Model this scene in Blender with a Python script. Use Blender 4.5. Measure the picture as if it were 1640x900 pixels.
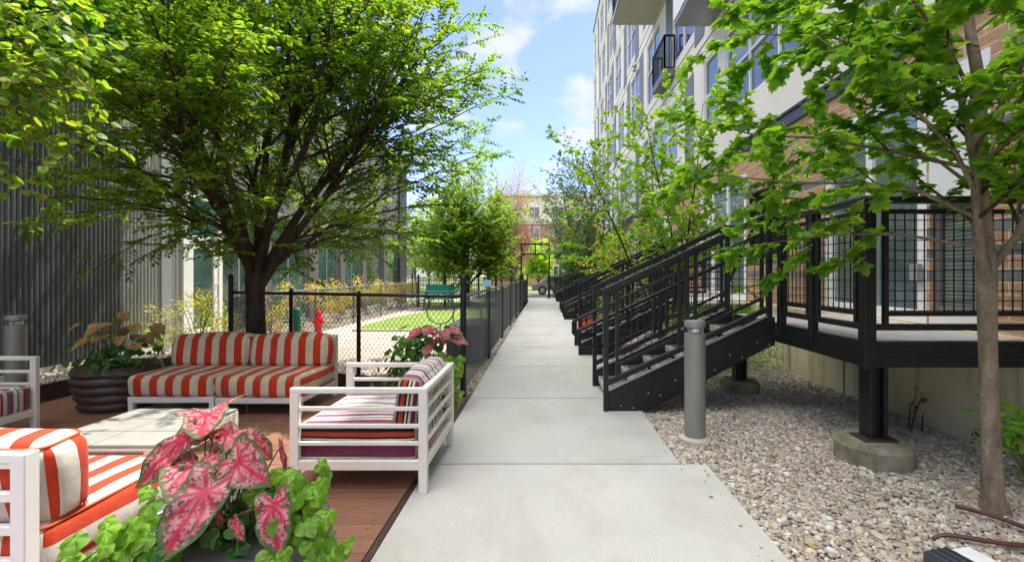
import bpy, bmesh, math, random
import numpy as np
from mathutils import Vector, Matrix

S = bpy.context.scene
C = S.collection
for o in list(bpy.data.objects):
    bpy.data.objects.remove(o)
R = math.radians
PI = math.pi

# ------------------------------------------------------------------ camera, sky, sun, exposure
EYE = 1.45
cam_data = bpy.data.cameras.new("camera")
cam = bpy.data.objects.new("camera", cam_data)
C.objects.link(cam)
cam.location = (0, 0, EYE)
cam.rotation_euler = (R(90), 0, 0)
cam_data.sensor_width = 36
cam_data.lens = 36 * 740 / 1640
cam_data.shift_x = -52 / 1640
cam_data.shift_y = -10 / 1640
cam_data.clip_start = 0.05
cam_data.clip_end = 900
S.camera = cam

SUN_EL, SUN_AZ = R(68), R(50)          # azimuth measured from +X towards +Y
sun_dir = Vector((math.cos(SUN_EL) * math.cos(SUN_AZ), math.cos(SUN_EL) * math.sin(SUN_AZ), math.sin(SUN_EL)))
sd = bpy.data.lights.new("sun", "SUN")
sd.energy = 2.0
sd.angle = R(0.5)
sd.color = (1.0, 0.95, 0.86)
so = bpy.data.objects.new("sun", sd)
C.objects.link(so)
so.rotation_euler = sun_dir.to_track_quat('Z', 'Y').to_euler()

W = bpy.data.worlds.new("World")
S.world = W
W.use_nodes = True
wn, wl = W.node_tree.nodes, W.node_tree.links
wn.clear()
sky = wn.new("ShaderNodeTexSky")
sky.sky_type = 'NISHITA'
sky.sun_disc = False
sky.sun_elevation = SUN_EL
sky.sun_rotation = math.atan2(sun_dir.x, sun_dir.y)
sky.air_density = 1.0
sky.dust_density = 0.6
sky.ozone_density = 1.6
tc = wn.new("ShaderNodeTexCoord")
sep = wn.new("ShaderNodeSeparateXYZ")
wl.new(tc.outputs['Generated'], sep.inputs[0])
addz = wn.new("ShaderNodeMath"); addz.operation = 'ADD'; addz.inputs[1].default_value = 0.22
wl.new(sep.outputs['Z'], addz.inputs[0])
mx = wn.new("ShaderNodeMath"); mx.operation = 'MAXIMUM'; mx.inputs[1].default_value = 0.05
wl.new(addz.outputs[0], mx.inputs[0])
dv = wn.new("ShaderNodeVectorMath"); dv.operation = 'DIVIDE'
cmb = wn.new("ShaderNodeCombineXYZ")
for k in range(3):
    wl.new(mx.outputs[0], cmb.inputs[k])
wl.new(tc.outputs['Generated'], dv.inputs[0])
wl.new(cmb.outputs[0], dv.inputs[1])
mp = wn.new("ShaderNodeMapping")
mp.inputs['Location'].default_value = (1.35, 0.4, 0)
mp.inputs['Scale'].default_value = (1.0, 0.8, 0.6)
wl.new(dv.outputs[0], mp.inputs[0])
nz = wn.new("ShaderNodeTexNoise")
nz.inputs['Scale'].default_value = 5.0
nz.inputs['Detail'].default_value = 8
nz.inputs['Roughness'].default_value = 0.52
nz.inputs['Distortion'].default_value = 0.15
wl.new(mp.outputs[0], nz.inputs['Vector'])
cr = wn.new("ShaderNodeValToRGB")
cr.color_ramp.elements[0].position = 0.5
cr.color_ramp.elements[0].color = (0, 0, 0, 1)
cr.color_ramp.elements[1].position = 0.64
cr.color_ramp.elements[1].color = (0.92, 0.92, 0.92, 1)
high = wn.new("ShaderNodeMapRange"); high.interpolation_type = 'SMOOTHSTEP'
high.inputs['From Min'].default_value = 0.5; high.inputs['From Max'].default_value = 0.8
wl.new(sep.outputs['Z'], high.inputs['Value'])
cov = wn.new("ShaderNodeMath"); cov.operation = 'MULTIPLY_ADD'; cov.inputs[1].default_value = 0.10
wl.new(high.outputs[0], cov.inputs[0]); wl.new(nz.outputs['Fac'], cov.inputs[2]); wl.new(cov.outputs[0], cr.inputs[0])
mixc = wn.new("ShaderNodeMix"); mixc.data_type = 'RGBA'
wl.new(cr.outputs[0], mixc.inputs[0])
tint = wn.new("ShaderNodeMix"); tint.data_type = 'RGBA'; tint.blend_type = 'MULTIPLY'
tint.inputs[0].default_value = 1.0
tcol = wn.new("ShaderNodeMix"); tcol.data_type = 'RGBA'
wl.new(high.outputs[0], tcol.inputs[0])
tcol.inputs[6].default_value = (0.43, 0.41, 0.50, 1)
tcol.inputs[7].default_value = (1.07, 1.0, 0.91, 1)
wl.new(tcol.outputs[2], tint.inputs[7])
wl.new(sky.outputs[0], tint.inputs[6])
wl.new(tint.outputs[2], mixc.inputs[6])
ccol = wn.new("ShaderNodeMix"); ccol.data_type = 'RGBA'
wl.new(high.outputs[0], ccol.inputs[0])
ccol.inputs[6].default_value = (1.62, 1.67, 1.76, 1)
ccol.inputs[7].default_value = (13.6, 12.9, 11.8, 1)  # clouds overhead, out of view, made denser and brighter to lift the shade
wl.new(ccol.outputs[2], mixc.inputs[7])
bg = wn.new("ShaderNodeBackground")
bg.inputs[1].default_value = 0.15
wl.new(mixc.outputs[2], bg.inputs[0])
wo = wn.new("ShaderNodeOutputWorld")
wl.new(bg.outputs[0], wo.inputs[0])

S.view_settings.view_transform = 'Standard'
S.view_settings.look = 'None'
S.view_settings.exposure = 1.97
S.view_settings.gamma = 1
S.view_settings.use_curve_mapping = False
S.render.engine = 'CYCLES'
S.cycles.max_bounces = 8
S.cycles.transparent_max_bounces = 8

rng = random.Random(7)
nrg = np.random.default_rng(11)

# ------------------------------------------------------------------ helpers
def at(px, py, y):
    """point seen at photograph pixel (px, py) at distance y along the path"""
    return Vector(((px - 872) / 740 * y, y, EYE - (py - 440) / 740 * y))

def root_loc(o):
    v = Vector((0, 0, 0))
    while o is not None:
        v = v + o.location
        o = o.parent
    return v

class MB:
    def __init__(s):
        s.v, s.f, s.m = [], [], []
    def add(s, vs, fs, mi=0):
        b = len(s.v)
        s.v.extend([tuple(p) for p in vs])
        s.f.extend([tuple(i + b for i in f) for f in fs])
        s.m.extend([mi] * len(fs))
        return s
    def box(s, c, d, rot=None, mi=0):
        hx, hy, hz = d[0] / 2, d[1] / 2, d[2] / 2
        P = [Vector((x, y, z)) for z in (-hz, hz) for y in (-hy, hy) for x in (-hx, hx)]
        if rot is not None:
            P = [rot @ p for p in P]
        c = Vector(c)
        return s.add([p + c for p in P], [(0, 2, 3, 1), (4, 5, 7, 6), (0, 1, 5, 4), (2, 6, 7, 3), (0, 4, 6, 2), (1, 3, 7, 5)], mi)
    def bb(s, x0, x1, y0, y1, z0, z1, mi=0):
        return s.box(((x0 + x1) / 2, (y0 + y1) / 2, (z0 + z1) / 2), (x1 - x0, y1 - y0, z1 - z0), None, mi)
    def beam(s, a, b, w, h, up=(0, 0, 1), mi=0):
        a, b = Vector(a), Vector(b)
        d = (b - a)
        L = d.length
        d.normalize()
        up = Vector(up)
        sd_ = d.cross(up)
        if sd_.length < 1e-4:
            sd_ = d.cross(Vector((0, 1, 0)))
        sd_.normalize()
        u = sd_.cross(d).normalized()
        M = Matrix((d, sd_, u)).transposed()
        return s.box((a + b) / 2, (L, w, h), M, mi)
    def prism(s, poly, ext, mi=0):
        n = len(poly)
        e = Vector(ext)
        P = [Vector(p) for p in poly]
        vs = P + [p + e for p in P]
        fs = [tuple(range(n))[::-1], tuple(range(n, 2 * n))]
        for i in range(n):
            j = (i + 1) % n
            fs.append((i, j, n + j, n + i))
        return s.add(vs, fs, mi)
    def tube(s, pts, r, n=6, cap=True, mi=0, closed=False):
        P = [Vector(p) for p in pts]
        k = len(P)
        rr = r if isinstance(r, (list, tuple, np.ndarray)) else [r] * k
        prev = None
        vs, fs = [], []
        for i in range(k):
            if closed:
                t = P[(i + 1) % k] - P[i - 1]
            else:
                t = P[min(i + 1, k - 1)] - P[max(i - 1, 0)]
            if t.length < 1e-9:
                t = Vector((0, 0, 1))
            t.normalize()
            if prev is None:
                a = t.orthogonal().normalized()
            else:
                a = prev - t * prev.dot(t)
                if a.length < 1e-6:
                    a = t.orthogonal()
                a.normalize()
            prev = a
            b = t.cross(a)
            for q in range(n):
                an = 2 * PI * q / n
                vs.append(P[i] + (a * math.cos(an) + b * math.sin(an)) * rr[i])
        for i in range(k - 1 + (1 if closed else 0)):
            i2 = (i + 1) % k
            for q in range(n):
                q2 = (q + 1) % n
                fs.append((i * n + q, i * n + q2, i2 * n + q2, i2 * n + q))
        if cap and not closed:
            fs.append(tuple(range(n))[::-1])
            fs.append(tuple((k - 1) * n + q for q in range(n)))
        return s.add(vs, fs, mi)
    def lathe(s, prof, c=(0, 0, 0), n=24, mi=0, sx=1, sy=1):
        vs, fs = [], []
        c = Vector(c)
        for r, z in prof:
            for q in range(n):
                an = 2 * PI * q / n
                vs.append(c + Vector((r * sx * math.cos(an), r * sy * math.sin(an), z)))
        for i in range(len(prof) - 1):
            for q in range(n):
                q2 = (q + 1) % n
                fs.append((i * n + q, i * n + q2, (i + 1) * n + q2, (i + 1) * n + q))
        if prof[0][0] > 1e-6:
            fs.append(tuple(range(n))[::-1])
        if prof[-1][0] > 1e-6:
            fs.append(tuple((len(prof) - 1) * n + q for q in range(n)))
        return s.add(vs, fs, mi)
    def build(s, name, mat, parent=None, smooth=False, bevel=0, world=True, seg=2):
        me = bpy.data.meshes.new(name)
        off = root_loc(parent) if (parent is not None and world) else Vector((0, 0, 0))
        V = [(p[0] - off.x, p[1] - off.y, p[2] - off.z) for p in s.v]
        me.from_pydata(V, [], s.f)
        mats = mat if isinstance(mat, (list, tuple)) else [mat]
        for m in mats:
            me.materials.append(m)
        if len(mats) > 1:
            me.polygons.foreach_set('material_index', s.m)
        if bevel:
            bm = bmesh.new()
            bm.from_mesh(me)
            bmesh.ops.remove_doubles(bm, verts=bm.verts, dist=1e-6)
            es = [e for e in bm.edges if len(e.link_faces) == 2 and e.calc_face_angle(0) > 0.6]
            bmesh.ops.bevel(bm, geom=es, offset=bevel, segments=seg, affect='EDGES', clamp_overlap=True)
            bm.to_mesh(me)
            bm.free()
        if smooth:
            me.polygons.foreach_set('use_smooth', [True] * len(me.polygons))
            if smooth == 'angle':
                try:
                    me.set_sharp_from_angle(angle=R(40))
                except Exception:
                    pass
        me.update()
        o = bpy.data.objects.new(name, me)
        C.objects.link(o)
        o.parent = parent
        return o

def np_mesh(name, verts, faces, mat, parent=None, smooth=False, off=None, attrs=None):
    """faces: (n,k) int array, or list of such arrays"""
    me = bpy.data.meshes.new(name)
    verts = np.asarray(verts, dtype=np.float32)
    if off is not None:
        verts = verts - np.asarray(off, dtype=np.float32)
    fl = faces if isinstance(faces, list) else [faces]
    me.vertices.add(len(verts))
    me.vertices.foreach_set('co', verts.ravel())
    nl = sum(f.size for f in fl)
    nf = sum(len(f) for f in fl)
    me.loops.add(nl)
    me.loops.foreach_set('vertex_index', np.concatenate([f.ravel() for f in fl]).astype(np.int32))
    me.polygons.add(nf)
    st, acc = [], 0
    for f in fl:
        k = f.shape[1]
        st.append(acc + np.arange(len(f)) * k)
        acc += f.size
    me.polygons.foreach_set('loop_start', np.concatenate(st).astype(np.int32))
    if smooth:
        me.polygons.foreach_set('use_smooth', np.ones(nf, dtype=bool))
    for m in (mat if isinstance(mat, (list, tuple)) else [mat]):
        me.materials.append(m)
    if attrs:
        for an, av in attrs.items():
            a = me.attributes.new(an, 'FLOAT', 'POINT')
            a.data.foreach_set('value', np.asarray(av, dtype=np.float32))
    me.update(calc_edges=True)
    me.validate()
    o = bpy.data.objects.new(name, me)
    C.objects.link(o)
    o.parent = parent
    return o

def tag(o, label, cat, group=None, kind=None):
    if label:
        o['label'] = label
    if cat:
        o['category'] = cat
    if group:
        o['group'] = group
    if kind:
        o['kind'] = kind
    return o

def thing(name, label, cat, loc=(0, 0, 0), rotz=0, group=None):
    o = bpy.data.objects.new(name, None)
    C.objects.link(o)
    o.location = loc
    o.rotation_euler = (0, 0, rotz)
    o.empty_display_size = 0.1
    return tag(o, label, cat, group)

def struct(o):
    o['kind'] = 'structure'
    return o

def dup(root, loc, rotz=0, label=None, scale=None):
    kids = {}
    for x in bpy.data.objects:
        if x.parent is not None:
            kids.setdefault(x.parent.name, []).append(x)
    def cp(o, par):
        c = o.copy()
        C.objects.link(c)
        c.parent = par
        for ch in kids.get(o.name, []):
            cp(ch, c)
        return c
    r = cp(root, None)
    r.location = loc
    r.rotation_euler = (0, 0, rotz)
    if scale:
        r.scale = scale
    if label:
        r['label'] = label
    return r

# ------------------------------------------------------------------ materials
class NT:
    def __init__(s, name):
        s.mat = bpy.data.materials.new(name)
        s.mat.use_nodes = True
        s.n, s.l = s.mat.node_tree.nodes, s.mat.node_tree.links
        s.b = s.n['Principled BSDF']
        s.out = s.n['Material Output']
        s._co = None
    def new(s, t, **kw):
        x = s.n.new(t)
        for k, v in kw.items():
            setattr(x, k, v)
        return x
    def link(s, a, b):
        s.l.new(a, b)
    @property
    def co(s):
        if s._co is None:
            s._co = s.new("ShaderNodeTexCoord").outputs['Object']
        return s._co
    def mapped(s, scale=(1, 1, 1), rot=(0, 0, 0), loc=(0, 0, 0), src=None):
        m = s.new("ShaderNodeMapping")
        m.inputs['Scale'].default_value = scale
        m.inputs['Rotation'].default_value = rot
        m.inputs['Location'].default_value = loc
        s.link(src or s.co, m.inputs[0])
        return m.outputs[0]
    def noise(s, scale, detail=4, rough=0.55, vec=None, dist=0):
        x = s.new("ShaderNodeTexNoise")
        x.inputs['Scale'].default_value = scale
        x.inputs['Detail'].default_value = detail
        x.inputs['Roughness'].default_value = rough
        x.inputs['Distortion'].default_value = dist
        s.link(vec or s.co, x.inputs['Vector'])
        return x.outputs['Fac']
    def ramp(s, fac, stops, interp='LINEAR'):
        r = s.new("ShaderNodeValToRGB")
        r.color_ramp.interpolation = interp
        e = r.color_ramp.elements
        while len(e) < len(stops):
            e.new(0.5)
        for i, (p, c) in enumerate(stops):
            e[i].position = p
            e[i].color = tuple(c) + (1,) if len(c) == 3 else c
        s.link(fac, r.inputs[0])
        return r.outputs[0]
    def math(s, op, a, b=None, c=None):
        m = s.new("ShaderNodeMath", operation=op)
        for i, x in enumerate((a, b, c)):
            if x is None:
                continue
            if isinstance(x, (int, float)):
                m.inputs[i].default_value = x
            else:
                s.link(x, m.inputs[i])
        return m.outputs[0]
    def mix(s, fac, a, b, mode='MIX'):
        m = s.new("ShaderNodeMix", data_type='RGBA', blend_type=mode)
        for i, x in ((0, fac), (6, a), (7, b)):
            if isinstance(x, (int, float)):
                m.inputs[i].default_value = x
            elif isinstance(x, tuple):
                m.inputs[i].default_value = x + (1,) if len(x) == 3 else x
            else:
                s.link(x, m.inputs[i])
        return m.outputs[2]
    def bump(s, h, strength=0.3, dist=0.01):
        b = s.new("ShaderNodeBump")
        b.inputs['Strength'].default_value = strength
        b.inputs['Distance'].default_value = dist
        s.link(h, b.inputs['Height'])
        s.link(b.outputs[0], s.b.inputs['Normal'])
    def base(s, c):
        if isinstance(c, tuple):
            s.b.inputs['Base Color'].default_value = c + (1,) if len(c) == 3 else c
        else:
            s.link(c, s.b.inputs['Base Color'])
    def set(s, rough=None, metal=None, spec=None):
        if rough is not None:
            s.b.inputs['Roughness'].default_value = rough
        if metal is not None:
            s.b.inputs['Metallic'].default_value = metal
        if spec is not None:
            s.b.inputs['Specular IOR Level'].default_value = spec
        return s

def mul(c, k):
    return tuple(min(1, x * k) for x in c)

def simple(name, col, rough=0.5, metal=0.0, var=0.15, scale=6, bump=0.0, bscale=60, spec=0.5):
    t = NT(name).set(rough, metal, spec)
    n = t.noise(scale, 5, 0.6)
    t.base(t.ramp(n, [(0.3, mul(col, 1 - var)), (0.7, mul(col, 1 + var))]))
    if bump:
        t.bump(t.noise(bscale, 4, 0.6), bump, 0.004)
    rr = t.ramp(t.noise(scale * 2.3, 4), [(0.3, (max(0, rough - .08),) * 3), (0.7, (min(1, rough + .1),) * 3)])
    t.link(rr, t.b.inputs['Roughness'])
    return t.mat

def leaf_mat(name, cols, trans=0.45, tcols=None, rough=0.45):
    t = NT(name).set(rough, 0, 0.35)
    g = t.new("ShaderNodeNewGeometry")
    rnd = g.outputs['Random Per Island']
    n = len(cols)
    col = t.ramp(rnd, [(i / max(1, n - 1), c) for i, c in enumerate(cols)])
    nn_ = t.ramp(t.noise(28, 3, .6), [(.3, (.72, .72, .72)), (.7, (1.22, 1.2, 1.1))])
    t.base(t.mix(1.0, col, nn_, 'MULTIPLY'))
    tr = t.new("ShaderNodeBsdfTranslucent")
    tcols = tcols or [(min(1, c[0] * 2.9 + .025), min(1, c[1] * 2.45 + .03), c[2] * 0.85) for c in cols]
    t.link(t.ramp(rnd, [(i / max(1, n - 1), c) for i, c in enumerate(tcols)]), tr.inputs[0])
    mxs = t.new("ShaderNodeMixShader")
    mxs.inputs[0].default_value = trans
    t.link(t.b.outputs[0], mxs.inputs[1])
    t.link(tr.outputs[0], mxs.inputs[2])
    t.link(mxs.outputs[0], t.out.inputs[0])
    return t.mat

M = {}
def concrete(name, col, broom=True, stain=0.35):
    t = NT(name).set(0.85, 0, 0.3)
    big = t.noise(0.9, 6, 0.65)
    fine = t.noise(70, 3, 0.6)
    c = t.ramp(big, [(0.3, mul(col, 1 - stain * .5)), (0.55, col), (0.75, mul(col, 1.1))])
    c = t.mix(0.35, c, t.ramp(fine, [(0.35, mul(col, .8)), (0.65, mul(col, 1.15))]))
    spots = t.ramp(t.noise(5.5, 6, 0.7), [(0.66, (1, 1, 1)), (0.74, (0.8, 0.79, 0.76))])
    c = t.mix(1.0, c, spots, 'MULTIPLY')
    isl = t.new("ShaderNodeNewGeometry").outputs['Random Per Island']
    c = t.mix(1.0, c, t.ramp(isl, [(0, (.9, .9, .89)), (1, (1.07, 1.06, 1.04))]), 'MULTIPLY')
    blot = t.ramp(t.noise(1.9, 7, .72, t.mapped((1, .6, 1), loc=(7, 3, 0)), .6), [(.38, (.92, .91, .89)), (.52, (1, 1, 1))])
    c = t.mix(1.0, c, blot, 'MULTIPLY')
    pits = t.ramp(t.noise(160, 2, .5), [(.28, (.55, .53, .5)), (.36, (1, 1, 1))])
    c = t.mix(.8, c, pits, 'MULTIPLY')
    t.base(c)
    h = t.noise(40, 4, 0.6, t.mapped((0.15 if broom else 1, 3 if broom else 1, 1)))
    t.bump(h, 0.3, 0.004)
    return t.mat
M['path'] = concrete('path_concrete', (0.465, 0.46, 0.44))
M['curb'] = concrete('pale_concrete', (0.52, 0.49, 0.44), False)

def stained_concrete():
    t = NT('stained_concrete').set(0.9, 0, 0.2)
    n = t.noise(1.3, 6, 0.65)
    c = t.ramp(n, [(0.3, (0.60, 0.49, 0.30)), (0.6, (0.76, 0.66, 0.45))])
    streak = t.noise(2.2, 5, 0.6, t.mapped((1, 3.0, 0.18)))
    c = t.mix(t.ramp(streak, [(0.52, (0, 0, 0)), (0.72, (.7, .7, .7))]), c, (0.22, 0.17, 0.10))
    t.base(c)
    t.bump(t.noise(30, 5), 0.25, 0.004)
    return t.mat
M['base_wall'] = stained_concrete()

def footing():
    t = NT('mossy_concrete').set(0.92, 0, 0.2)
    n = t.noise(6, 6, 0.65)
    c = t.ramp(n, [(0.3, (0.12, 0.105, 0.07)), (0.6, (0.26, 0.24, 0.18))])
    moss = t.ramp(t.noise(3.2, 5, 0.7, t.mapped(loc=(3, 1, 2))), [(0.52, (0, 0, 0)), (0.66, (.8, .8, .8))])
    c = t.mix(moss, c, (0.10, 0.13, 0.03))
    t.base(c)
    t.bump(t.noise(45, 5), 0.4, 0.006)
    return t.mat
M['footing'] = footing()

def pebbles():
    t = NT('river_pebble').set(0.6, 0, 0.35)
    g = t.new("ShaderNodeNewGeometry").outputs['Random Per Island']
    st = [(0, (.36, .31, .25)), (.12, (.50, .46, .40)), (.24, (.27, .24, .20)), (.36, (.58, .54, .48)), (.46, (.40, .33, .26)),
          (.56, (.40, .37, .34)), (.66, (.50, .42, .32)), (.76, (.46, .40, .33)), (.84, (.40, .29, .21)), (.93, (.66, .63, .58)), (.96, (.32, .29, .27))]
    c = t.ramp(g, st, 'CONSTANT')
    n = t.noise(90, 4, 0.6)
    c = t.mix(1.0, c, t.ramp(n, [(0.3, (.78, .78, .78)), (0.7, (1.15, 1.13, 1.1))]), 'MULTIPLY')
    t.base(c)
    return t.mat
M['pebble'] = pebbles()

def gravel_sheet(name, cols, scale):
    t = NT(name).set(0.9, 0, 0.2)
    v = t.new("ShaderNodeTexVoronoi")
    v.inputs['Scale'].default_value = scale
    t.link(t.co, v.inputs['Vector'])
    sp_ = t.new("ShaderNodeSeparateColor")
    t.link(v.outputs['Color'], sp_.inputs[0])
    c = t.ramp(sp_.outputs[0], [(i / (len(cols) - 1), q) for i, q in enumerate(cols)])
    n = t.noise(1.2, 5, .6)
    c = t.mix(1.0, c, t.ramp(n, [(.3, (.82, .8, .78)), (.7, (1.08, 1.08, 1.08))]), 'MULTIPLY')
    t.base(c)
    inv = t.math('SUBTRACT', 1.0, v.outputs['Distance'])
    t.bump(inv, 0.8, 0.012)
    return t.mat
M['gravel'] = gravel_sheet('river_gravel', [(.16, .14, .12), (.34, .3, .25), (.24, .2, .16), (.42, .38, .33)], 38)
M['dg'] = gravel_sheet('fine_pink_gravel', [(.36, .29, .24), (.5, .43, .37), (.42, .34, .29), (.58, .51, .45)], 60)

def turf():
    t = NT('turf').set(0.9, 0, 0.2)
    n = t.noise(140, 3, .7)
    b = t.noise(1.1, 4, .6)
    c = t.ramp(n, [(.3, (.10, .17, .03)), (.7, (.26, .36, .09))])
    c = t.mix(1.0, c, t.ramp(b, [(.3, (.85, .85, .8)), (.7, (1.1, 1.08, 1.0))]), 'MULTIPLY')
    t.base(c)
    t.bump(n, 0.8, 0.02)
    return t.mat
M['turf'] = turf()

def ground_m():
    t = NT('ground_soil').set(0.95, 0, 0.1)
    n = t.noise(0.6, 6, .65)
    t.base(t.ramp(n, [(.3, (.13, .13, .08)), (.55, (.16, .19, .07)), (.75, (.22, .2, .13))]))
    t.bump(t.noise(20, 5), .4, .02)
    return t.mat
M['ground'] = ground_m()

def deck_m():
    t = NT('deck_board').set(0.55, 0, 0.35)
    g = t.new("ShaderNodeNewGeometry").outputs['Random Per Island']
    c = t.ramp(g, [(0, (.20, .098, .066)), (.5, (.235, .115, .077)), (1, (.27, .135, .09))])
    gr = t.noise(14, 5, .6, t.mapped((0.35, 9, 9)))
    c = t.mix(1.0, c, t.ramp(gr, [(.3, (.75, .73, .7)), (.7, (1.2, 1.18, 1.15))]), 'MULTIPLY')
    dirt = t.ramp(t.noise(1.7, 6, .7), [(.5, (1, 1, 1)), (.75, (.62, .6, .58))])
    c = t.mix(1.0, c, dirt, 'MULTIPLY')
    t.base(c)
    t.bump(gr, .12, .003)
    return t.mat
M['deck'] = deck_m()

M['black'] = simple('black_powder_coat', (.014, .014, .015), .4, 0, .2, 8, .08, 220, .35)
M['vinyl'] = simple('black_vinyl_wire', (.03, .034, .04), .35, 0, .2, 8)
M['vinyl_grey'] = simple('sheen_tinted_vinyl_wire', (.14, .155, .18), .4, 0, .15, 3)  # blue-grey reflection off the vinyl coating put into the wire colour
M['rust'] = simple('brown_steel_edging', (.055, .028, .022), .6, 0, .3, 5, .1, 60)
M['cream_frame'] = simple('cream_powder_coat', (.72, .69, .63), .4, 0, .05, 3, .05, 200)
M['white_frame'] = simple('white_powder_coat', (.78, .78, .78), .35, 0, .05, 3)
M['alu'] = simple('galvanised_tread', (.36, .36, .35), .5, .5, .15, 14, .1, 80)
M['nosing'] = simple('cream_nosing', (.55, .51, .42), .6, 0, .2, 9)
M['bolt'] = simple('bolt_steel', (.5, .48, .44), .35, .9, .1, 9)
M['bollard'] = simple('taupe_metal_paint', (.26, .25, .22), .42, .25, .06, 4, .03, 200)
M['reflector'] = simple('clear_lens', (.75, .78, .8), .12, .6, .05, 3)
M['stucco'] = simple('cream_stucco', (.76, .71, .63), .88, 0, .06, .7, .15, 90, .2)
M['panel_grey'] = simple('grey_metal_panel', (.155, .15, .16), .5, .1, .08, 1.5)
M['charcoal'] = simple('charcoal_metal', (.10, .105, .115), .42, .2, .12, 1.5)
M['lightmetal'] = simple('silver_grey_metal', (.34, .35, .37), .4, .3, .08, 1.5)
M['dark_trim'] = simple('dark_steel_band', (.05, .055, .065), .45, .2, .15, 3)
M['soffit'] = simple('soffit_board', (.5, .47, .4), .7, 0, .08, 2)
M['steel_soffit'] = simple('steel_soffit', (.24, .25, .27), .35, .4, .08, 1.2)
M['louvre'] = simple('black_louvre', (.02, .02, .022), .5, 0, .2, 8)
M['white_wall'] = simple('white_wall_panel', (.72, .72, .72), .6, 0, .05, 2)
M['slab'] = simple('deck_floor_grey', (.42, .41, .4), .7, 0, .12, 3, .1, 40)
M['red'] = simple('red_enamel', (.62, .02, .03), .35, 0, .1, 5)
M['green_paint'] = simple('green_enamel', (.01, .12, .08), .4, 0, .15, 5)
M['teal'] = simple('teal_plastic', (.02, .22, .19), .45, 0, .12, 5)
M['orange'] = simple('orange_plastic', (.75, .12, .02), .5, 0, .12, 5)
M['hose'] = simple('brown_rubber_hose', (.085, .025, .028), .42, 0, .12, 8)
M['pot_brown'] = simple('brown_planter_resin', (.075, .048, .04), .42, .05, .2, 5, .05, 60)
M['pot_grey'] = simple('charcoal_planter_resin', (.12, .12, .13), .45, .05, .15, 5)
M['soil'] = simple('potting_soil', (.035, .022, .015), .95, 0, .4, 30, .8, 60)
M['tile'] = simple('grey_concrete_tile', (.30, .29, .265), .6, 0, .12, 7, .08, 60)
M['wood_slat'] = simple('weathered_brown_slat', (.2, .13, .09), .6, 0, .2, 9)
M['bin'] = simple('dark_grey_plastic', (.035, .037, .042), .5, 0, .12, 5)
M['blue_sign'] = simple('pale_blue_board', (.25, .45, .62), .5, 0, .06, 4)
M['grey_car'] = simple('grey_car_paint', (.28, .29, .3), .25, .4, .04, 2)
M['tyre'] = simple('tyre_rubber', (.02, .02, .02), .8, 0, .1, 6)
M['asphalt'] = simple('asphalt', (.055, .055, .055), .9, 0, .2, 1.5, .3, 90)
M['fixture_dark'] = simple('slate_housing', (.07, .075, .095), .4, .3, .1, 6)
M['fixture_white'] = simple('white_housing', (.72, .74, .76), .4, 0, .06, 6)

def bark(name, a, b, sc=9):
    t = NT(name).set(0.9, 0, 0.2)
    n = t.noise(sc, 6, .7, t.mapped((1, 1, .22)))
    c = t.ramp(n, [(.3, a), (.7, b)])
    blot = t.noise(7, 5, .7, t.mapped((1, 1, .6), loc=(2, 5, 1)))
    c = t.mix(1.0, c, t.ramp(blot, [(.35, (.68, .66, .62)), (.65, (1.25, 1.25, 1.22))]), 'MULTIPLY')
    len_ = t.noise(30, 3, .6, t.mapped((.5, .5, 2.6)))
    c = t.mix(t.ramp(len_, [(.62, (0, 0, 0)), (.7, (.55, .55, .55))]), c, mul(a, .45))
    t.base(c)
    t.bump(t.math('ADD', n, t.math('MULTIPLY', len_, .6)), .8, .02)
    return t.mat
M['bark_dark'] = bark('dark_bark', (.03, .02, .017), (.10, .068, .053), 16)
M['bark_maple'] = bark('maple_bark', (.15, .11, .08), (.33, .26, .20), 14)
M['bark_grey'] = bark('grey_bark', (.07, .055, .045), (.15, .12, .1))
M['stem'] = simple('plant_stem', (.08, .13, .03), .6, 0, .2, 20)
M['stem_red'] = simple('plant_stem_pink', (.22, .09, .07), .5, 0, .2, 20)

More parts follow.
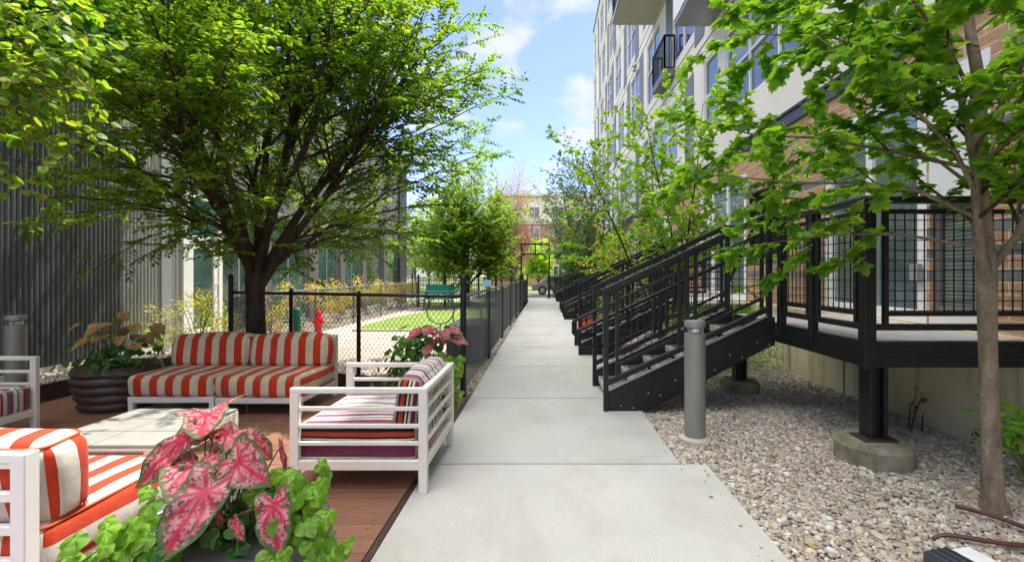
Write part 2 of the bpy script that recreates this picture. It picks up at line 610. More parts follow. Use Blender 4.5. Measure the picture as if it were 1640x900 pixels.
M['leaf_hornbeam'] = leaf_mat('hornbeam_leaf', [(.05, .13, .018), (.075, .165, .022), (.11, .19, .03), (.055, .145, .028), (.15, .205, .035)], .62)
M['leaf_maple'] = leaf_mat('maple_leaf', [(.06, .17, .02), (.10, .23, .03), (.07, .19, .04), (.14, .27, .035), (.17, .28, .04)], .55)
M['leaf_maple_pale'] = leaf_mat('pale_maple_leaf', [(.09, .22, .03), (.14, .28, .04), (.18, .31, .05)], .55)
M['leaf_lime'] = leaf_mat('lime_leaf', [(.17, .36, .025), (.24, .45, .04), (.20, .40, .03)], .4)
def veined(name, c0, c1, vein):
    t = NT(name).set(.38, 0, .4)
    r_ = t.new("ShaderNodeNewGeometry").outputs['Random Per Island']
    v = t.new("ShaderNodeAttribute", attribute_name='vein').outputs['Fac']
    e = t.new("ShaderNodeAttribute", attribute_name='edge').outputs['Fac']
    c = t.ramp(r_, [(0, c0), (.6, c1), (1, mul(c0, .7))])
    c = t.mix(1.0, c, t.ramp(t.noise(40, 4, .65), [(.3, (.75, .78, .7)), (.7, (1.15, 1.12, 1.1))]), 'MULTIPLY')
    c = t.mix(t.ramp(v, [(0, (.7, .7, .7)), (.35, (0, 0, 0))]), c, vein)
    c = t.mix(t.ramp(e, [(.9, (0, 0, 0)), (1.0, (.35, .35, .35))]), c, (.25, .3, .04))
    t.base(c)
    t.bump(v, .35, .006)
    tr = t.new("ShaderNodeBsdfTranslucent")
    t.link(t.mix(1.0, c, (1.7, 1.6, .8), 'MULTIPLY'), tr.inputs[0])
    ms = t.new("ShaderNodeMixShader")
    ms.inputs[0].default_value = .45
    t.link(t.b.outputs[0], ms.inputs[1])
    t.link(tr.outputs[0], ms.inputs[2])
    t.link(ms.outputs[0], t.out.inputs[0])
    return t.mat
M['vine_lime'] = veined('lime_vine_leaf', (.15, .34, .03), (.22, .42, .04), (.32, .5, .10))
M['vine_green'] = veined('green_vine_leaf', (.035, .13, .02), (.06, .18, .025), (.12, .26, .06))
M['leaf_green'] = leaf_mat('garden_leaf', [(.03, .11, .015), (.05, .16, .02), (.07, .19, .03)], .4)
M['leaf_hedge'] = leaf_mat('hedge_leaf', [(.08, .22, .03), (.12, .30, .04), (.15, .34, .05)], .45)
M['leaf_sun'] = leaf_mat('yellow_green_leaf', [(.28, .33, .06), (.36, .36, .10), (.22, .30, .05), (.42, .34, .12)], .4)
M['leaf_yellow'] = leaf_mat('golden_leaf', [(.42, .30, .07), (.50, .38, .12), (.32, .30, .06), (.45, .28, .08), (.25, .26, .06)], .35)
M['leaf_bluegreen'] = leaf_mat('bluish_leaf', [(.06, .13, .07), (.09, .16, .08), (.11, .18, .08)], .45)
M['leaf_redbud'] = leaf_mat('round_leaf', [(.06, .16, .02), (.10, .22, .03), (.14, .24, .04), (.20, .27, .05)], .5)
M['seed'] = leaf_mat('seed_pod', [(.36, .16, .06), (.45, .22, .10), (.28, .12, .05)], .3)
M['leaf_far'] = leaf_mat('far_tree_leaf', [(.07, .15, .035), (.11, .20, .05), (.15, .24, .06)], .45)
M['leaf_brown'] = leaf_mat('dry_leaf', [(.24, .12, .07), (.30, .17, .10), (.20, .10, .06)], .35)
M['grass_blade'] = leaf_mat('fountain_grass', [(.05, .13, .03), (.09, .18, .05), (.13, .2, .07)], .35)

def glass(name, tintc, rough=.03, blinds=False):
    t = NT(name).set(rough, 0, .9)
    c = tintc
    if blinds:
        w = t.new("ShaderNodeTexWave", wave_type='BANDS', bands_direction='Z')
        w.inputs['Scale'].default_value = 9
        t.link(t.co, w.inputs['Vector'])
        c = t.ramp(w.outputs['Fac'], [(.2, mul(tintc, .6)), (.7, mul(tintc, 1.5))])
        t.base(c)
    else:
        n = t.noise(.7, 3)
        t.base(t.ramp(n, [(.35, mul(tintc, .55)), (.65, mul(tintc, 1.4))]))
    t.b.inputs['IOR'].default_value = 1.9
    return t.mat
M['glass'] = glass('window_glass', (.10, .13, .15))
M['glass_dark'] = glass('screened_glass', (.045, .052, .065), .12)
M['glass_blind'] = glass('glass_over_blinds', (.13, .16, .15), .05, True)
M['glass_green'] = glass('green_tinted_glass', (.05, .10, .09))
M['glass_teal'] = glass('teal_glass', (.02, .13, .17))

def brick(name, vecmap, c1, c2, dark, mortar, bw, rh, band=True):
    t = NT(name).set(.88, 0, .2)
    sp_ = t.new("ShaderNodeSeparateXYZ")
    t.link(t.co, sp_.inputs[0])
    cb = t.new("ShaderNodeCombineXYZ")
    t.link(sp_.outputs[vecmap], cb.inputs[0])
    t.link(sp_.outputs['Z'], cb.inputs[1])
    b = t.new("ShaderNodeTexBrick")
    b.inputs['Scale'].default_value = 1
    b.inputs['Brick Width'].default_value = bw
    b.inputs['Row Height'].default_value = rh
    b.inputs['Mortar Size'].default_value = .006
    b.inputs['Mortar Smooth'].default_value = .1
    b.inputs['Mortar'].default_value = mortar + (1,)
    t.link(cb.outputs[0], b.inputs['Vector'])
    if band:
        row = t.math('FLOOR', t.math('DIVIDE', sp_.outputs['Z'], rh))
        wn_ = t.new("ShaderNodeTexWhiteNoise", noise_dimensions='1D')
        t.link(row, wn_.inputs['W'])
        isd = t.math('GREATER_THAN', wn_.outputs['Value'], .74)
        t.link(t.mix(isd, c1, dark), b.inputs['Color1'])
        t.link(t.mix(isd, c2, mul(dark, 1.5)), b.inputs['Color2'])
    else:
        b.inputs['Color1'].default_value = c1 + (1,)
        b.inputs['Color2'].default_value = c2 + (1,)
    n = t.noise(25, 5, .6)
    t.base(t.mix(1.0, b.outputs['Color'], t.ramp(n, [(.3, (.8, .8, .8)), (.7, (1.15, 1.15, 1.15))]), 'MULTIPLY'))
    t.bump(t.math('SUBTRACT', 1.0, b.outputs['Fac']), .5, .006)
    return t.mat
M['brick'] = brick('orange_tan_brick', 'Y', (.42, .23, .125), (.50, .29, .17), (.13, .12, .12), (.55, .5, .43), .4, .107)
M['brick_far'] = brick('red_brick', 'X', (.42, .19, .13), (.48, .24, .17), (.2, .1, .1), (.45, .35, .3), .3, .1, False)

def striped(name, stops, period=None, ab=False, scale=1.0):
    """colour by the 's' attribute, metres across the fabric"""
    t = NT(name).set(.85, 0, .15)
    a = t.new("ShaderNodeAttribute", attribute_name='s').outputs['Fac']
    wob = t.math('MULTIPLY', t.math('SUBTRACT', t.noise(7, 2), .5), .008)
    a = t.math('ADD', a, wob)
    if ab:
        v = t.math('MULTIPLY', t.math('ABSOLUTE', a), scale)
    else:
        v = t.math('FRACT', t.math('ADD', t.math('DIVIDE', a, period), 100.25))
    c = t.ramp(v, stops, 'CONSTANT')
    weave = t.noise(420, 2, .5)
    dirt = t.noise(4.5, 6, .7)
    c = t.mix(1.0, c, t.ramp(weave, [(.3, (.82, .82, .82)), (.7, (1.12, 1.12, 1.12))]), 'MULTIPLY')
    c = t.mix(1.0, c, t.ramp(dirt, [(.35, (1.05, 1.05, 1.05)), (.72, (.78, .74, .68))]), 'MULTIPLY')
    t.base(c)
    h = t.math('ADD', t.math('MULTIPLY', weave, .15), t.noise(9, 4, .55))
    t.bump(h, .45, .016)
    t.b.inputs['Sheen Weight'].default_value = .15
    return t.mat
RED, BEI = (.52, .045, .014), (.62, .53, .40)
M['awning'] = striped('red_beige_awning_stripe', [(0, RED), (.5, BEI)], .164)
M['awning_white'] = striped('red_white_awning_stripe', [(0, (.54, .052, .018)), (.5, (.72, .70, .66))], .164)
cm, pu, wh, te, ma, ta, bk, og = (.62, .56, .45), (.20, .09, .19), (.70, .70, .70), (.06, .17, .2), (.30, .03, .05), (.42, .34, .22), (.015, .015, .015), (.40, .045, .02)
ST = [(0, cm), (.03, pu), (.07, wh), (.10, te), (.115, wh), (.15, ma), (.17, cm), (.2, pu), (.25, wh), (.28, te), (.295, cm), (.33, ma), (.35, pu), (.38, ta),
      (.405, te), (.42, bk), (.445, og), (.472, bk), (.487, cm), (.5, bk), (.512, cm), (.53, (.17, .03, .08)), (.64, cm)]
M['multi'] = striped('multicolour_stripe', [(p / .75, c) for p, c in ST], None, True, 1 / .75)
M['piping_cream'] = simple('cream_piping', (.6, .55, .45), .8, 0, .1, 20)
M['piping_red'] = simple('red_piping', (.55, .07, .02), .8, 0, .1, 20)

def caladium_m(name, pink, deep, green, speck, g0=.8):
    t = NT(name).set(.42, 0, .4)
    e = t.new("ShaderNodeAttribute", attribute_name='edge').outputs['Fac']
    v = t.new("ShaderNodeAttribute", attribute_name='vein').outputs['Fac']
    n = t.noise(65, 4, .65)
    n2 = t.noise(160, 3, .6)
    rim = t.math('ADD', e, t.math('MULTIPLY', t.math('SUBTRACT', n, .5), .5))
    c = t.ramp(n2, [(.35, mul(pink, .85)), (.65, mul(pink, 1.1))])
    fl = t.math('ADD', n, t.math('MULTIPLY', e, .17))
    c = t.mix(t.ramp(fl, [(.60, (0, 0, 0)), (.66, (1, 1, 1))]), c, speck)
    c = t.mix(t.ramp(v, [(.0, (1, 1, 1)), (.45, (.85, .85, .85)), (1.0, (0, 0, 0))]), c, deep)
    c = t.mix(t.ramp(rim, [(g0, (0, 0, 0)), (g0 + .1, (1, 1, 1))]), c, green)
    t.base(c)
    t.bump(v, .25, .004)
    tr = t.new("ShaderNodeBsdfTranslucent")
    t.link(c, tr.inputs[0])
    ms = t.new("ShaderNodeMixShader")
    ms.inputs[0].default_value = .3
    t.link(t.b.outputs[0], ms.inputs[1])
    t.link(tr.outputs[0], ms.inputs[2])
    t.link(ms.outputs[0], t.out.inputs[0])
    return t.mat
M['caladium'] = caladium_m('pink_caladium_leaf', (.58, .22, .25), (.46, .012, .05), (.07, .12, .03), (.09, .05, .03), .82)
M['caladium_small'] = caladium_m('green_pink_caladium_leaf', (.58, .30, .18), (.55, .10, .06), (.26, .28, .06), (.32, .30, .08), .58)
M['caladium_red'] = caladium_m('rose_caladium_leaf', (.5, .2, .2), (.45, .02, .05), (.10, .13, .04), (.14, .04, .05), .84)

# ================================================================== SETTING: ground, path, deck, gravel
def sheet(name, poly, z, mat, th=0.0):
    mb = MB()
    mb.add([(x, y, z) for x, y in poly], [tuple(range(len(poly)))])
    return struct(mb.build(name, mat))

sheet('ground', [(-400, -60), (400, -60), (400, 700), (-400, 700)], -0.06, M['ground'])
# path: concrete slabs with joints
mb = MB()
joints = [-2.2, -0.3, 1.63, 3.545]
y = 3.545
while y < 27:
    y += 1.9
    joints.append(y)
for a, b in zip(joints[:-1], joints[1:]):
    xr = 1.247 if b < 3.6 else 1.045
    mb.bb(-0.885, xr, a + .005, b - .005, -.12, 0)
struct(mb.build('path', M['path'], bevel=.006))
mb = MB(); mb.bb(-0.87, 1.0, -2.2, 27.4, -.1, -.02)
struct(mb.build('path_bed', M['soil']))
# wood-look deck of composite boards
mb = MB()
y = 0.3
while y < 5.85:
    mb.bb(-6.2, -0.93, y, y + .136, -.03, -.002)
    y += .141
struct(mb.build('deck', M['deck'], bevel=.003, seg=1))
mb = MB(); mb.bb(-0.924, -0.892, .3, 5.75, -.05, -.006)
struct(mb.build('deck_border', M['rust']))
mb = MB(); mb.bb(-6.2, -0.93, .3, 5.85, -.055, -.035)
struct(mb.build('deck_base', M['soil']))
# gravel beds
sheet('gravel_bed', [(1.04, -2), (3.74, -2), (3.74, 37), (1.04, 37)], -.035, M['gravel'])
sheet('wall_gravel', [(-7.3, -1), (-5.72, -1), (-5.72, 24), (-7.3, 24)], -.012, M['gravel'])
sheet('gravel_strip', [(-5.72, 5.86), (-.9, 5.86), (-.9, 5.4), (-.89, 27), (-1.02, 27), (-1.02, 5.75), (-4.6, 7.1), (-5.72, 7.1)], -.03, M['gravel'])
# dog park
sheet('dog_park_gravel', [(-1.0, 5.6), (-1.0, 20.7), (-5.72, 20.7), (-5.72, 9.2), (-4.6, 6.8)], -.008, M['dg'])
sheet('dog_park_turf', [(-1.35, 12.0), (-1.35, 18.6), (-4.6, 18.6), (-5.1, 15.5), (-5.15, 12.9), (-4.9, 12.0)], .012, M['turf'])
mb = MB(); mb.bb(-4.95, -1.3, 11.86, 11.98, -.05, .04)
struct(mb.build('turf_kerb', M['curb'], bevel=.01))
sheet('far_pavement', [(-9, 26.5), (3.6, 26.5), (3.6, 30), (-9, 30)], -.03, M['path'])
sheet('road', [(-120, 31), (120, 31), (120, 38), (-120, 38)], -.04, M['asphalt'])
sheet('far_lawn', [(-40, 20.8), (-1.1, 20.8), (-1.1, 26.4), (-40, 26.4)], -.02, M['turf'])
mb = MB(); mb.bb(-120, 120, 30.2, 30.4, -.06, .09)
struct(mb.build('road_kerb', M['curb'], bevel=.02))

# ------------------------------------------------------------------ pebbles
def ico(sub):
    bm = bmesh.new()
    bmesh.ops.create_icosphere(bm, subdivisions=sub, radius=1)
    v = np.array([p.co[:] for p in bm.verts])
    f = np.array([[q.index for q in p.verts] for p in bm.faces])
    bm.free()
    return v, f
ICO = {1: ico(1), 2: ico(2)}

def inside(poly, x, y):
    r = np.zeros(len(x), bool)
    n = len(poly)
    for i in range(n):
        x0, y0 = poly[i]
        x1, y1 = poly[(i + 1) % n]
        c = ((y0 > y) != (y1 > y)) & (x < (x1 - x0) * (y - y0) / (y1 - y0 + 1e-12) + x0)
        r ^= c
    return r

def scatter_pebbles(name, poly, spacing, size, z, sub, label=None, avoid=()):
    xs = [p[0] for p in poly]; ys = [p[1] for p in poly]
    gx = np.arange(min(xs), max(xs), spacing)
    gy = np.arange(min(ys), max(ys), spacing)
    X, Y = np.meshgrid(gx, gy)
    X = X.ravel() + nrg.uniform(-.5, .5, X.size) * spacing
    Y = Y.ravel() + nrg.uniform(-.5, .5, Y.size) * spacing
    k = inside(poly, X, Y)
    for (ax, ay, ar) in avoid:
        k &= (X - ax) ** 2 + (Y - ay) ** 2 > ar * ar
    X, Y = X[k], Y[k]
    n = len(X)
    V, F = ICO[sub]
    s = size * np.clip(nrg.lognormal(0, .32, n), .5, 2.0)
    sx, sy, sz = s * nrg.uniform(.8, 1.35, n), s * nrg.uniform(.6, 1.0, n), s * nrg.uniform(.35, .65, n)
    a = nrg.uniform(0, 2 * PI, n)
    tx, ty = nrg.normal(0, .22, n), nrg.normal(0, .22, n)
    P = V[None] * np.stack([sx, sy, sz], 1)[:, None]
    P = P * (1 + .12 * np.sin(V[None] @ np.array([2.1, 3.3, 1.7]) + nrg.uniform(0, 6, n)[:, None]))[..., None]
    ca, sa = np.cos(a)[:, None], np.sin(a)[:, None]
    x = P[..., 0] * ca - P[..., 1] * sa
    yy = P[..., 0] * sa + P[..., 1] * ca
    zz = P[..., 2] + x * tx[:, None] + yy * ty[:, None]
    zc = z + sz * .55 + nrg.uniform(0, .010, n)
    Vv = np.stack([x + X[:, None], yy + Y[:, None], zz + zc[:, None]], -1).reshape(-1, 3)
    Ff = (F[None] + (np.arange(n) * len(V))[:, None, None]).reshape(-1, 3)
    o = np_mesh(name, Vv, Ff, M['pebble'], smooth=True)
    o['kind'] = 'stuff'
    if label:
        o['label'] = label
    return o

FOOT = [(2.62, 3.68, .275), (2.48, 5.88, .245)]
scatter_pebbles('river_pebbles', [(1.255, 1.2), (3.71, 1.2), (3.71, 5.2), (1.06, 5.2), (1.06, 3.56), (1.255, 3.56)], 0.0195, .0138, -.032, 2,
                'river pebbles covering the bed right of the concrete path', avoid=[(1.345, 4.13, .14)] + [(f[0], f[1], f[2] - .02) for f in FOOT])
scatter_pebbles('river_pebbles', [(1.06, 5.2), (3.71, 5.2), (3.71, 12.5), (1.06, 12.5)], .027, .0165, -.032, 1,
                'river pebbles between the staircases and the concrete base', avoid=[(2.48, 5.9, .25)])
scatter_pebbles('river_pebbles', [(-1.0, 5.5), (-.89, 5.5), (-.89, 14), (-1.0, 14)], .03, .016, -.03, 1, 'thin strip of pebbles under the path side fence')
scatter_pebbles('river_pebbles', [(-5.7, 5.87), (-1.1, 5.87), (-1.1, 5.95), (-4.3, 6.75), (-5.7, 6.9)], .036, .021, -.03, 1, 'pebbles between the deck and the brown edging')
scatter_pebbles('river_pebbles', [(-7.28, 4.2), (-5.75, 4.2), (-5.75, 9.2), (-7.28, 9.2)], .04, .022, -.01, 1, 'pebbles along the foot of the corrugated wall')

scatter_pebbles('loose_grit', [(.93, 1.5), (1.24, 1.5), (1.24, 3.5), (1.03, 3.6), (1.03, 9), (.9, 9)], .16, .007, .0, 1, 'stray pebbles along the right edge of the path')

# ================================================================== RIGHT: apartment building
XU, XL, XB = 3.88, 3.82, 3.73            # planes of the stucco, the brick storey and the concrete base
ZG, Z2, FH = .95, 4.1, 3.2
YE = 36.5
apt = thing('apartment_building', 'long six storey apartment building with cream stucco floors over a brick ground storey', 'building', (XU, 16, 0))

def wall_open(mb, x, th, y0, y1, z0, z1, ops, mi=0):
    """wall facing -x, front face at x; openings (ya,yb,za,zb) that do not overlap in y"""
    cur = y0
    for ya, yb, za, zb in sorted(ops):
        if ya > cur:
            mb.bb(x, x + th, cur, ya, z0, z1, mi)
        if za > z0:
            mb.bb(x, x + th, ya, yb, z0, za, mi)
        if zb < z1:
            mb.bb(x, x + th, ya, yb, zb, z1, mi)
        cur = yb
    if cur < y1:
        mb.bb(x, x + th, cur, y1, z0, z1, mi)

def window(x, ya, yb, za, zb, sashes, par, rail=None, frame=None, panes=('glass', 'glass'), fw=.055, rec=.07, name='window', low='glass_dark'):
    frame = frame or M['white_frame']
    mb = MB()
    xf0, xf1 = x + rec - .05, x + rec + .03
    mb.bb(xf0, xf1, ya, yb, zb - fw, zb)
    mb.bb(xf0, xf1, ya, yb, za, za + fw)
    n = sashes
    for i in range(n + 1):
        yc = ya + (yb - ya) * i / n
        w = fw if i in (0, n) else fw * .8
        lo, hi = (yc, yc + w) if i == 0 else ((yc - w, yc) if i == n else (yc - w / 2, yc + w / 2))
        mb.bb(xf0 + .003, xf1 - .003, lo, hi, za + fw, zb - fw)
    if rail:
        zr = za + (zb - za) * rail
        mb.bb(xf0 + .006, xf1 - .006, ya + fw, yb - fw, zr - .025, zr + .025)
    w = mb.build(name, frame, par)
    for i in range(n):
        a, b = ya + (yb - ya) * i / n + .01, ya + (yb - ya) * (i + 1) / n - .01
        if rail:
            MB().bb(x + rec - .006, x + rec + .012, a, b, za + .02, zr).build('pane', M[low], w)
            MB().bb(x + rec - .002, x + rec + .016, a, b, zr, zb - .02).build('pane', M[panes[i % 2]], w)
        else:
            MB().bb(x + rec - .002, x + rec + .012, a, b, za + .02, zb - .02).build('pane', M[panes[i % 2]], w)
    return w

MB().bb(XB, XB + 12, -6, YE - .1, -.3, ZG).build('concrete_base', M['base_wall'], apt)
mb = MB()
for yj in (0.2, 2.95, 5.75, 8.5, 11.2, 14, 17):
    mb.bb(XB - .004, XB + .01, yj - .008, yj + .008, -.05, ZG - .01)
mb.build('base_joint', M['dark_trim'], apt)
# brick storey
gops = []
gwins = []
for k in range(-1, 4):
    o = k * 10.06
    for (a, b, za, zb, t) in ((3.95, 4.58, 1.1, 2.15, 'w'), (4.62, 6.3, ZG + .01, 3.4, 'd'), (7.5, 8.6, 1.75, 2.95, 'l'), (8.75, 10.6, ZG + .01, 3.4, 'd'), (10.64, 11.3, 1.1, 2.15, 'w')):
        if a + o > -5 and b + o < YE - 1:
            gops.append((a + o, b + o, za, zb) if t != 'w' else (a + o, b + o, ZG + .005, 3.41))
            gwins.append((a + o, b + o, za, zb, t))
gops += [(.4, 2.3, 1.1, 2.9)]
gwins += [(.4, 2.3, 1.1, 2.9, 'w2')]
mb = MB()
wall_open(mb, XL, .3, -6, YE - .05, ZG, Z2 - .32, gops)
mb.build('brick_wall', M['brick'], apt)
MB().bb(XL - .035, XL + .3, -6, YE - .05, Z2 - .32, Z2 - .14).build('steel_band', M['dark_trim'], apt)
MB().bb(XL - .06, XL + .3, -6, YE - .05, Z2 - .14, Z2 - .10).build('steel_band', M['black'], apt)
MB().bb(XL + .305, XL + 11.9, -5.9, YE - .3, ZG, Z2 - .1).build('dark_interior', M['louvre'], apt)
for (a, b, za, zb, t) in gwins:
    if t == 'w':
        MB().bb(XL - .012, XL + .05, a, b - .004, zb + .004, 3.4).build('white_panel', M['white_wall'], apt)
        MB().bb(XL - .012, XL + .05, a, b - .004, ZG + .01, za - .004).build('white_panel', M['white_wall'], apt)
        window(XL, a, b, za, zb, 1, apt, None, M['panel_grey'], ('glass_blind', 'glass_blind'), .05, .1)
    elif t == 'w2':
        window(XL, a, b, za, zb, 2, apt, .5)
    elif t == 'd':
        d = window(XL, a, b, za, zb, 2, apt, None, M['white_frame'], ('glass', 'glass_blind'), .13, .06, name='glazed_door')
        ym = (a + b) / 2
        MB().bb(XL - .02, XL + .02, ym + .1, ym + .13, 1.85, 2.15).build('handle', M['bolt'], d)
    else:
        mb = MB()
        mb.bb(XL - .01, XL + .02, a, b, za, za + .04); mb.bb(XL - .01, XL + .02, a, b, zb - .04, zb)
        mb.bb(XL - .01, XL + .02, a, a + .04, za + .04, zb - .04); mb.bb(XL - .01, XL + .02, b - .04, b, za + .04, zb - .04)
        mb.bb(XL + .06, XL + .08, a, b, za, zb)
        z = za + .07
        while z < zb - .05:
            mb.beam((XL + .025, a + .04, z), (XL + .025, b - .04, z), .05, .012, (-.5, 0, 1))
            z += .045
        mb.build('louvre_grille', M['louvre'], apt)
# upper storeys
UP_Y0 = -6
openings = {f: [] for f in range(5)}
panels = []
wins = []
for f in range(5):
    zb_ = Z2 + f * FH
    if f == 0:
        for k in range(-2, 5):
            o = k * 6.9
            for (a, b, n) in ((6.6, 9.9, 3), (10.35, 11.25, 1)):
                if -5.5 < a + o and b + o < YE - 2.2:
                    wins.append((f, a + o, b + o, zb_ + .72, zb_ + 2.5, n))
            if -5 < 12.0 + o < YE - 3:
                panels.append((f, 12.0 + o, 12.7 + o, zb_ - .02, zb_ + 2.6))
    else:
        sh = .9 if f in (2, 4) else 0
        for k in range(-2, 5):
            o = k * 6.9 + sh
            for (a, b, n) in ((12.0, 13.9, 2), (15.6, 17.5, 2)):
                if -5.5 < a + o and b + o < YE - 2.2:
                    wins.append((f, a + o, b + o, zb_ + .42, zb_ + 2.72, n))
            for (a, b) in ((11.2, 11.9), (14.0, 14.7)):
                if -5 < a + o < YE - 3:
                    panels.append((f, a + o, b + o, zb_ - .02, zb_ + 2.85))
    wins.append((f, YE - 1.9, YE - .5, zb_ + .35, zb_ + 2.75, 2))
for f, a, b, za, zb, n in wins:
    openings[f].append((a, b, za, zb))
for f in range(5):
    z0, z1 = Z2 + f * FH, Z2 + (f + 1) * FH
    mb = MB()
    wall_open(mb, XU, .3, UP_Y0, YE, z0 - (.1 if f == 0 else 0), z1, openings[f])
    mb.build('stucco_wall', M['stucco'], apt)
    mb = MB()
    mb.bb(XU - .012, XU + .01, UP_Y0, YE + .01, z1 - .27, z1 - .245)
    mb.bb(XU - .012, XU + .01, UP_Y0, YE + .01, z1 + .14, z1 + .155)
    mb.build('floor_seam', M['dark_trim'], apt)
ztop = Z2 + 5 * FH
MB().bb(XU + .31, XU + 12, UP_Y0, YE - .02, Z2 + .002, ztop - .03).build('dark_interior', M['louvre'], apt)
MB().bb(XU + .0, XU + 12, UP_Y0, YE, ztop + .002, ztop + .45).build('parapet', M['stucco'], apt)
MB().bb(XU - .06, XU + 12, UP_Y0, YE + .06, ztop + .45, ztop + .53).build('roof_coping', M['dark_trim'], apt)
MB().bb(XU + .305, XU + 12, YE - .02, YE + .0, Z2, ztop).build('end_wall', M['stucco'], apt)
for f, a, b, za, zb in panels:
    MB().bb(XU - .02, XU + .05, a, b, za, zb).build('grey_panel', M['panel_grey'], apt, bevel=.004, seg=1)
nw = 0
for f, a, b, za, zb, n in sorted(wins, key=lambda q: (q[0], q[1])):
    if b < 5.5:
        continue
    nw += 1
    window(XU, a, b, za, zb, n, apt, .52 if f else .5, None, ('glass', 'glass'), .06, .07)
# balconies
def railing(mb, p0, p1, z0, h, gap=.11):
    p0, p1 = Vector(p0), Vector(p1)
    L = (p1 - p0).length
    mb.beam((p0.x, p0.y, z0 + h), (p1.x, p1.y, z0 + h), .05, .05)
    mb.beam((p0.x, p0.y, z0 + .1), (p1.x, p1.y, z0 + .1), .04, .03)
    n = int(L / gap)
    for i in range(n + 1):
        q = p0 + (p1 - p0) * (i / n)
        w = .05 if i in (0, n) else .018
        mb.beam((q.x, q.y, z0 + .1), (q.x, q.y, z0 + h), w, w)
za = Z2 + 2 * FH
bl = MB().bb(2.42, XU - .002, 12.6, 16.55, za - .1, za + .06).build('balcony', M['lightmetal'], apt)
mb = MB()
for i in range(28):
    mb.bb(2.47, XU - .01, 12.65 + i * .139, 12.65 + i * .139 + .134, za - .13, za - .103)
mb.build('soffit', M['soffit'], bl)
mb = MB(); railing(mb, (2.46, 12.65, 0), (2.46, 16.5, 0), za + .06, 1.05); railing(mb, (2.46, 16.5, 0), (XU - .03, 16.5, 0), za + .06, 1.05)
mb.build('railing', M['black'], bl)
za = Z2 + FH
bl = MB().bb(3.02, XU - .002, 7.2, 10.75, za - .08, za + .02).build('balcony', M['steel_soffit'], apt)
mb = MB()
for i in range(7):
    mb.bb(3.0, 3.06, 7.2, 10.75, za + .025 + i * .19, za + .025 + i * .19 + .184)
mb.build('siding', M['white_wall'], bl)
# juliet balcony
yj0, yj1 = 13.7, 15.2
jb = MB().bb(XU - .34, XU - .002, yj0, yj1, za + .05, za + .25).build('balcony', M['panel_grey'], apt)
mb = MB(); railing(mb, (XU - .31, yj0 + .03, 0), (XU - .31, yj1 - .03, 0), za + .2, 1.05); railing(mb, (XU - .31, yj0 + .03, 0), (XU - .02, yj0 + .03, 0), za + .2, 1.05); railing(mb, (XU - .31, yj1 - .03, 0), (XU - .02, yj1 - .03, 0), za + .2, 1.05)
mb.build('railing', M['black'], jb)
# lamps and vents on the facade
for (yy, zz) in ((8.4, 2.98), (18.5, 2.98)):
    l = MB().lathe([(.0, -.15), (.07, -.15), (.075, -.14), (.075, .14), (.07, .15), (0, .15)], (XL - .13, yy, zz), 20).build('wall_lamp', M['lightmetal'], apt, smooth='angle')
    MB().bb(XL - .08, XL, yy - .04, yy + .04, zz - .05, zz + .05).build('bracket', M['lightmetal'], l)
for (yy, zz) in ((12.9, Z2 + 2.78), (12.9, Z2 + 2.92), (19.6, Z2 + 2 * FH - .2), (19.6, Z2 + 2 * FH - .36), (24.5, Z2 + FH + .2)):
    mb = MB(); mb.prism([(XU, yy - .1, zz - .05), (XU - .14, yy - .1, zz - .05), (XU, yy - .1, zz + .07)], (0, .2, 0))
    mb.build('vent_hood', M['lightmetal'], apt)
MB().bb(XL - .06, XL, 4.86 - .2, 4.86 - .09, 1.38, 1.56).build('meter_box', M['lightmetal'], apt, bevel=.008)

# ================================================================== LEFT: corrugated building with glazed front
XW = -7.3
com = thing('glazed_building', 'low modern building with charcoal corrugated wall and tall windows beside the dog park', 'building', (XW, 12, 0))
def corrugated(y0, y1, z0, z1, mat, name='corrugated_wall', per=.072, amp=.022):
    n = max(1, int((y1 - y0) / per))
    prof = []
    for i in range(n):
        a = y0 + (y1 - y0) * i / n
        p = (y1 - y0) / n
        prof += [(a, 0), (a + p * .42, 0), (a + p * .55, 1), (a + p * .87, 1)]
    prof.append((y1, 0))
    P = np.array(prof)
    V = np.concatenate([np.stack([XW + P[:, 1] * amp, P[:, 0], np.full(len(P), z)], 1) for z in (z0, z1)])
    k = len(P)
    i = np.arange(k - 1)
    F = np.stack([i + 1, i, i + k, i + 1 + k], 1)
    return np_mesh(name, V, F, mat, com, off=root_loc(com))
HT = 7.2
corrugated(-3, 7.95, .1, HT, M['charcoal'])
corrugated(7.95, 8.75, .1, HT, M['lightmetal'])  # paler stretch past a panel seam, sunlit tone put into its metal colour
MB().bb(XW - .1, XW + .05, 8.75, 9.0, 0, HT).build('corner_post', M['lightmetal'], com, bevel=.006)
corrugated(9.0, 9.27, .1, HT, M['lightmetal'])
MB().bb(XW - .02, XW + .03, -3, 8.75, .0, .1).build('base_flashing', M['nosing'], com)
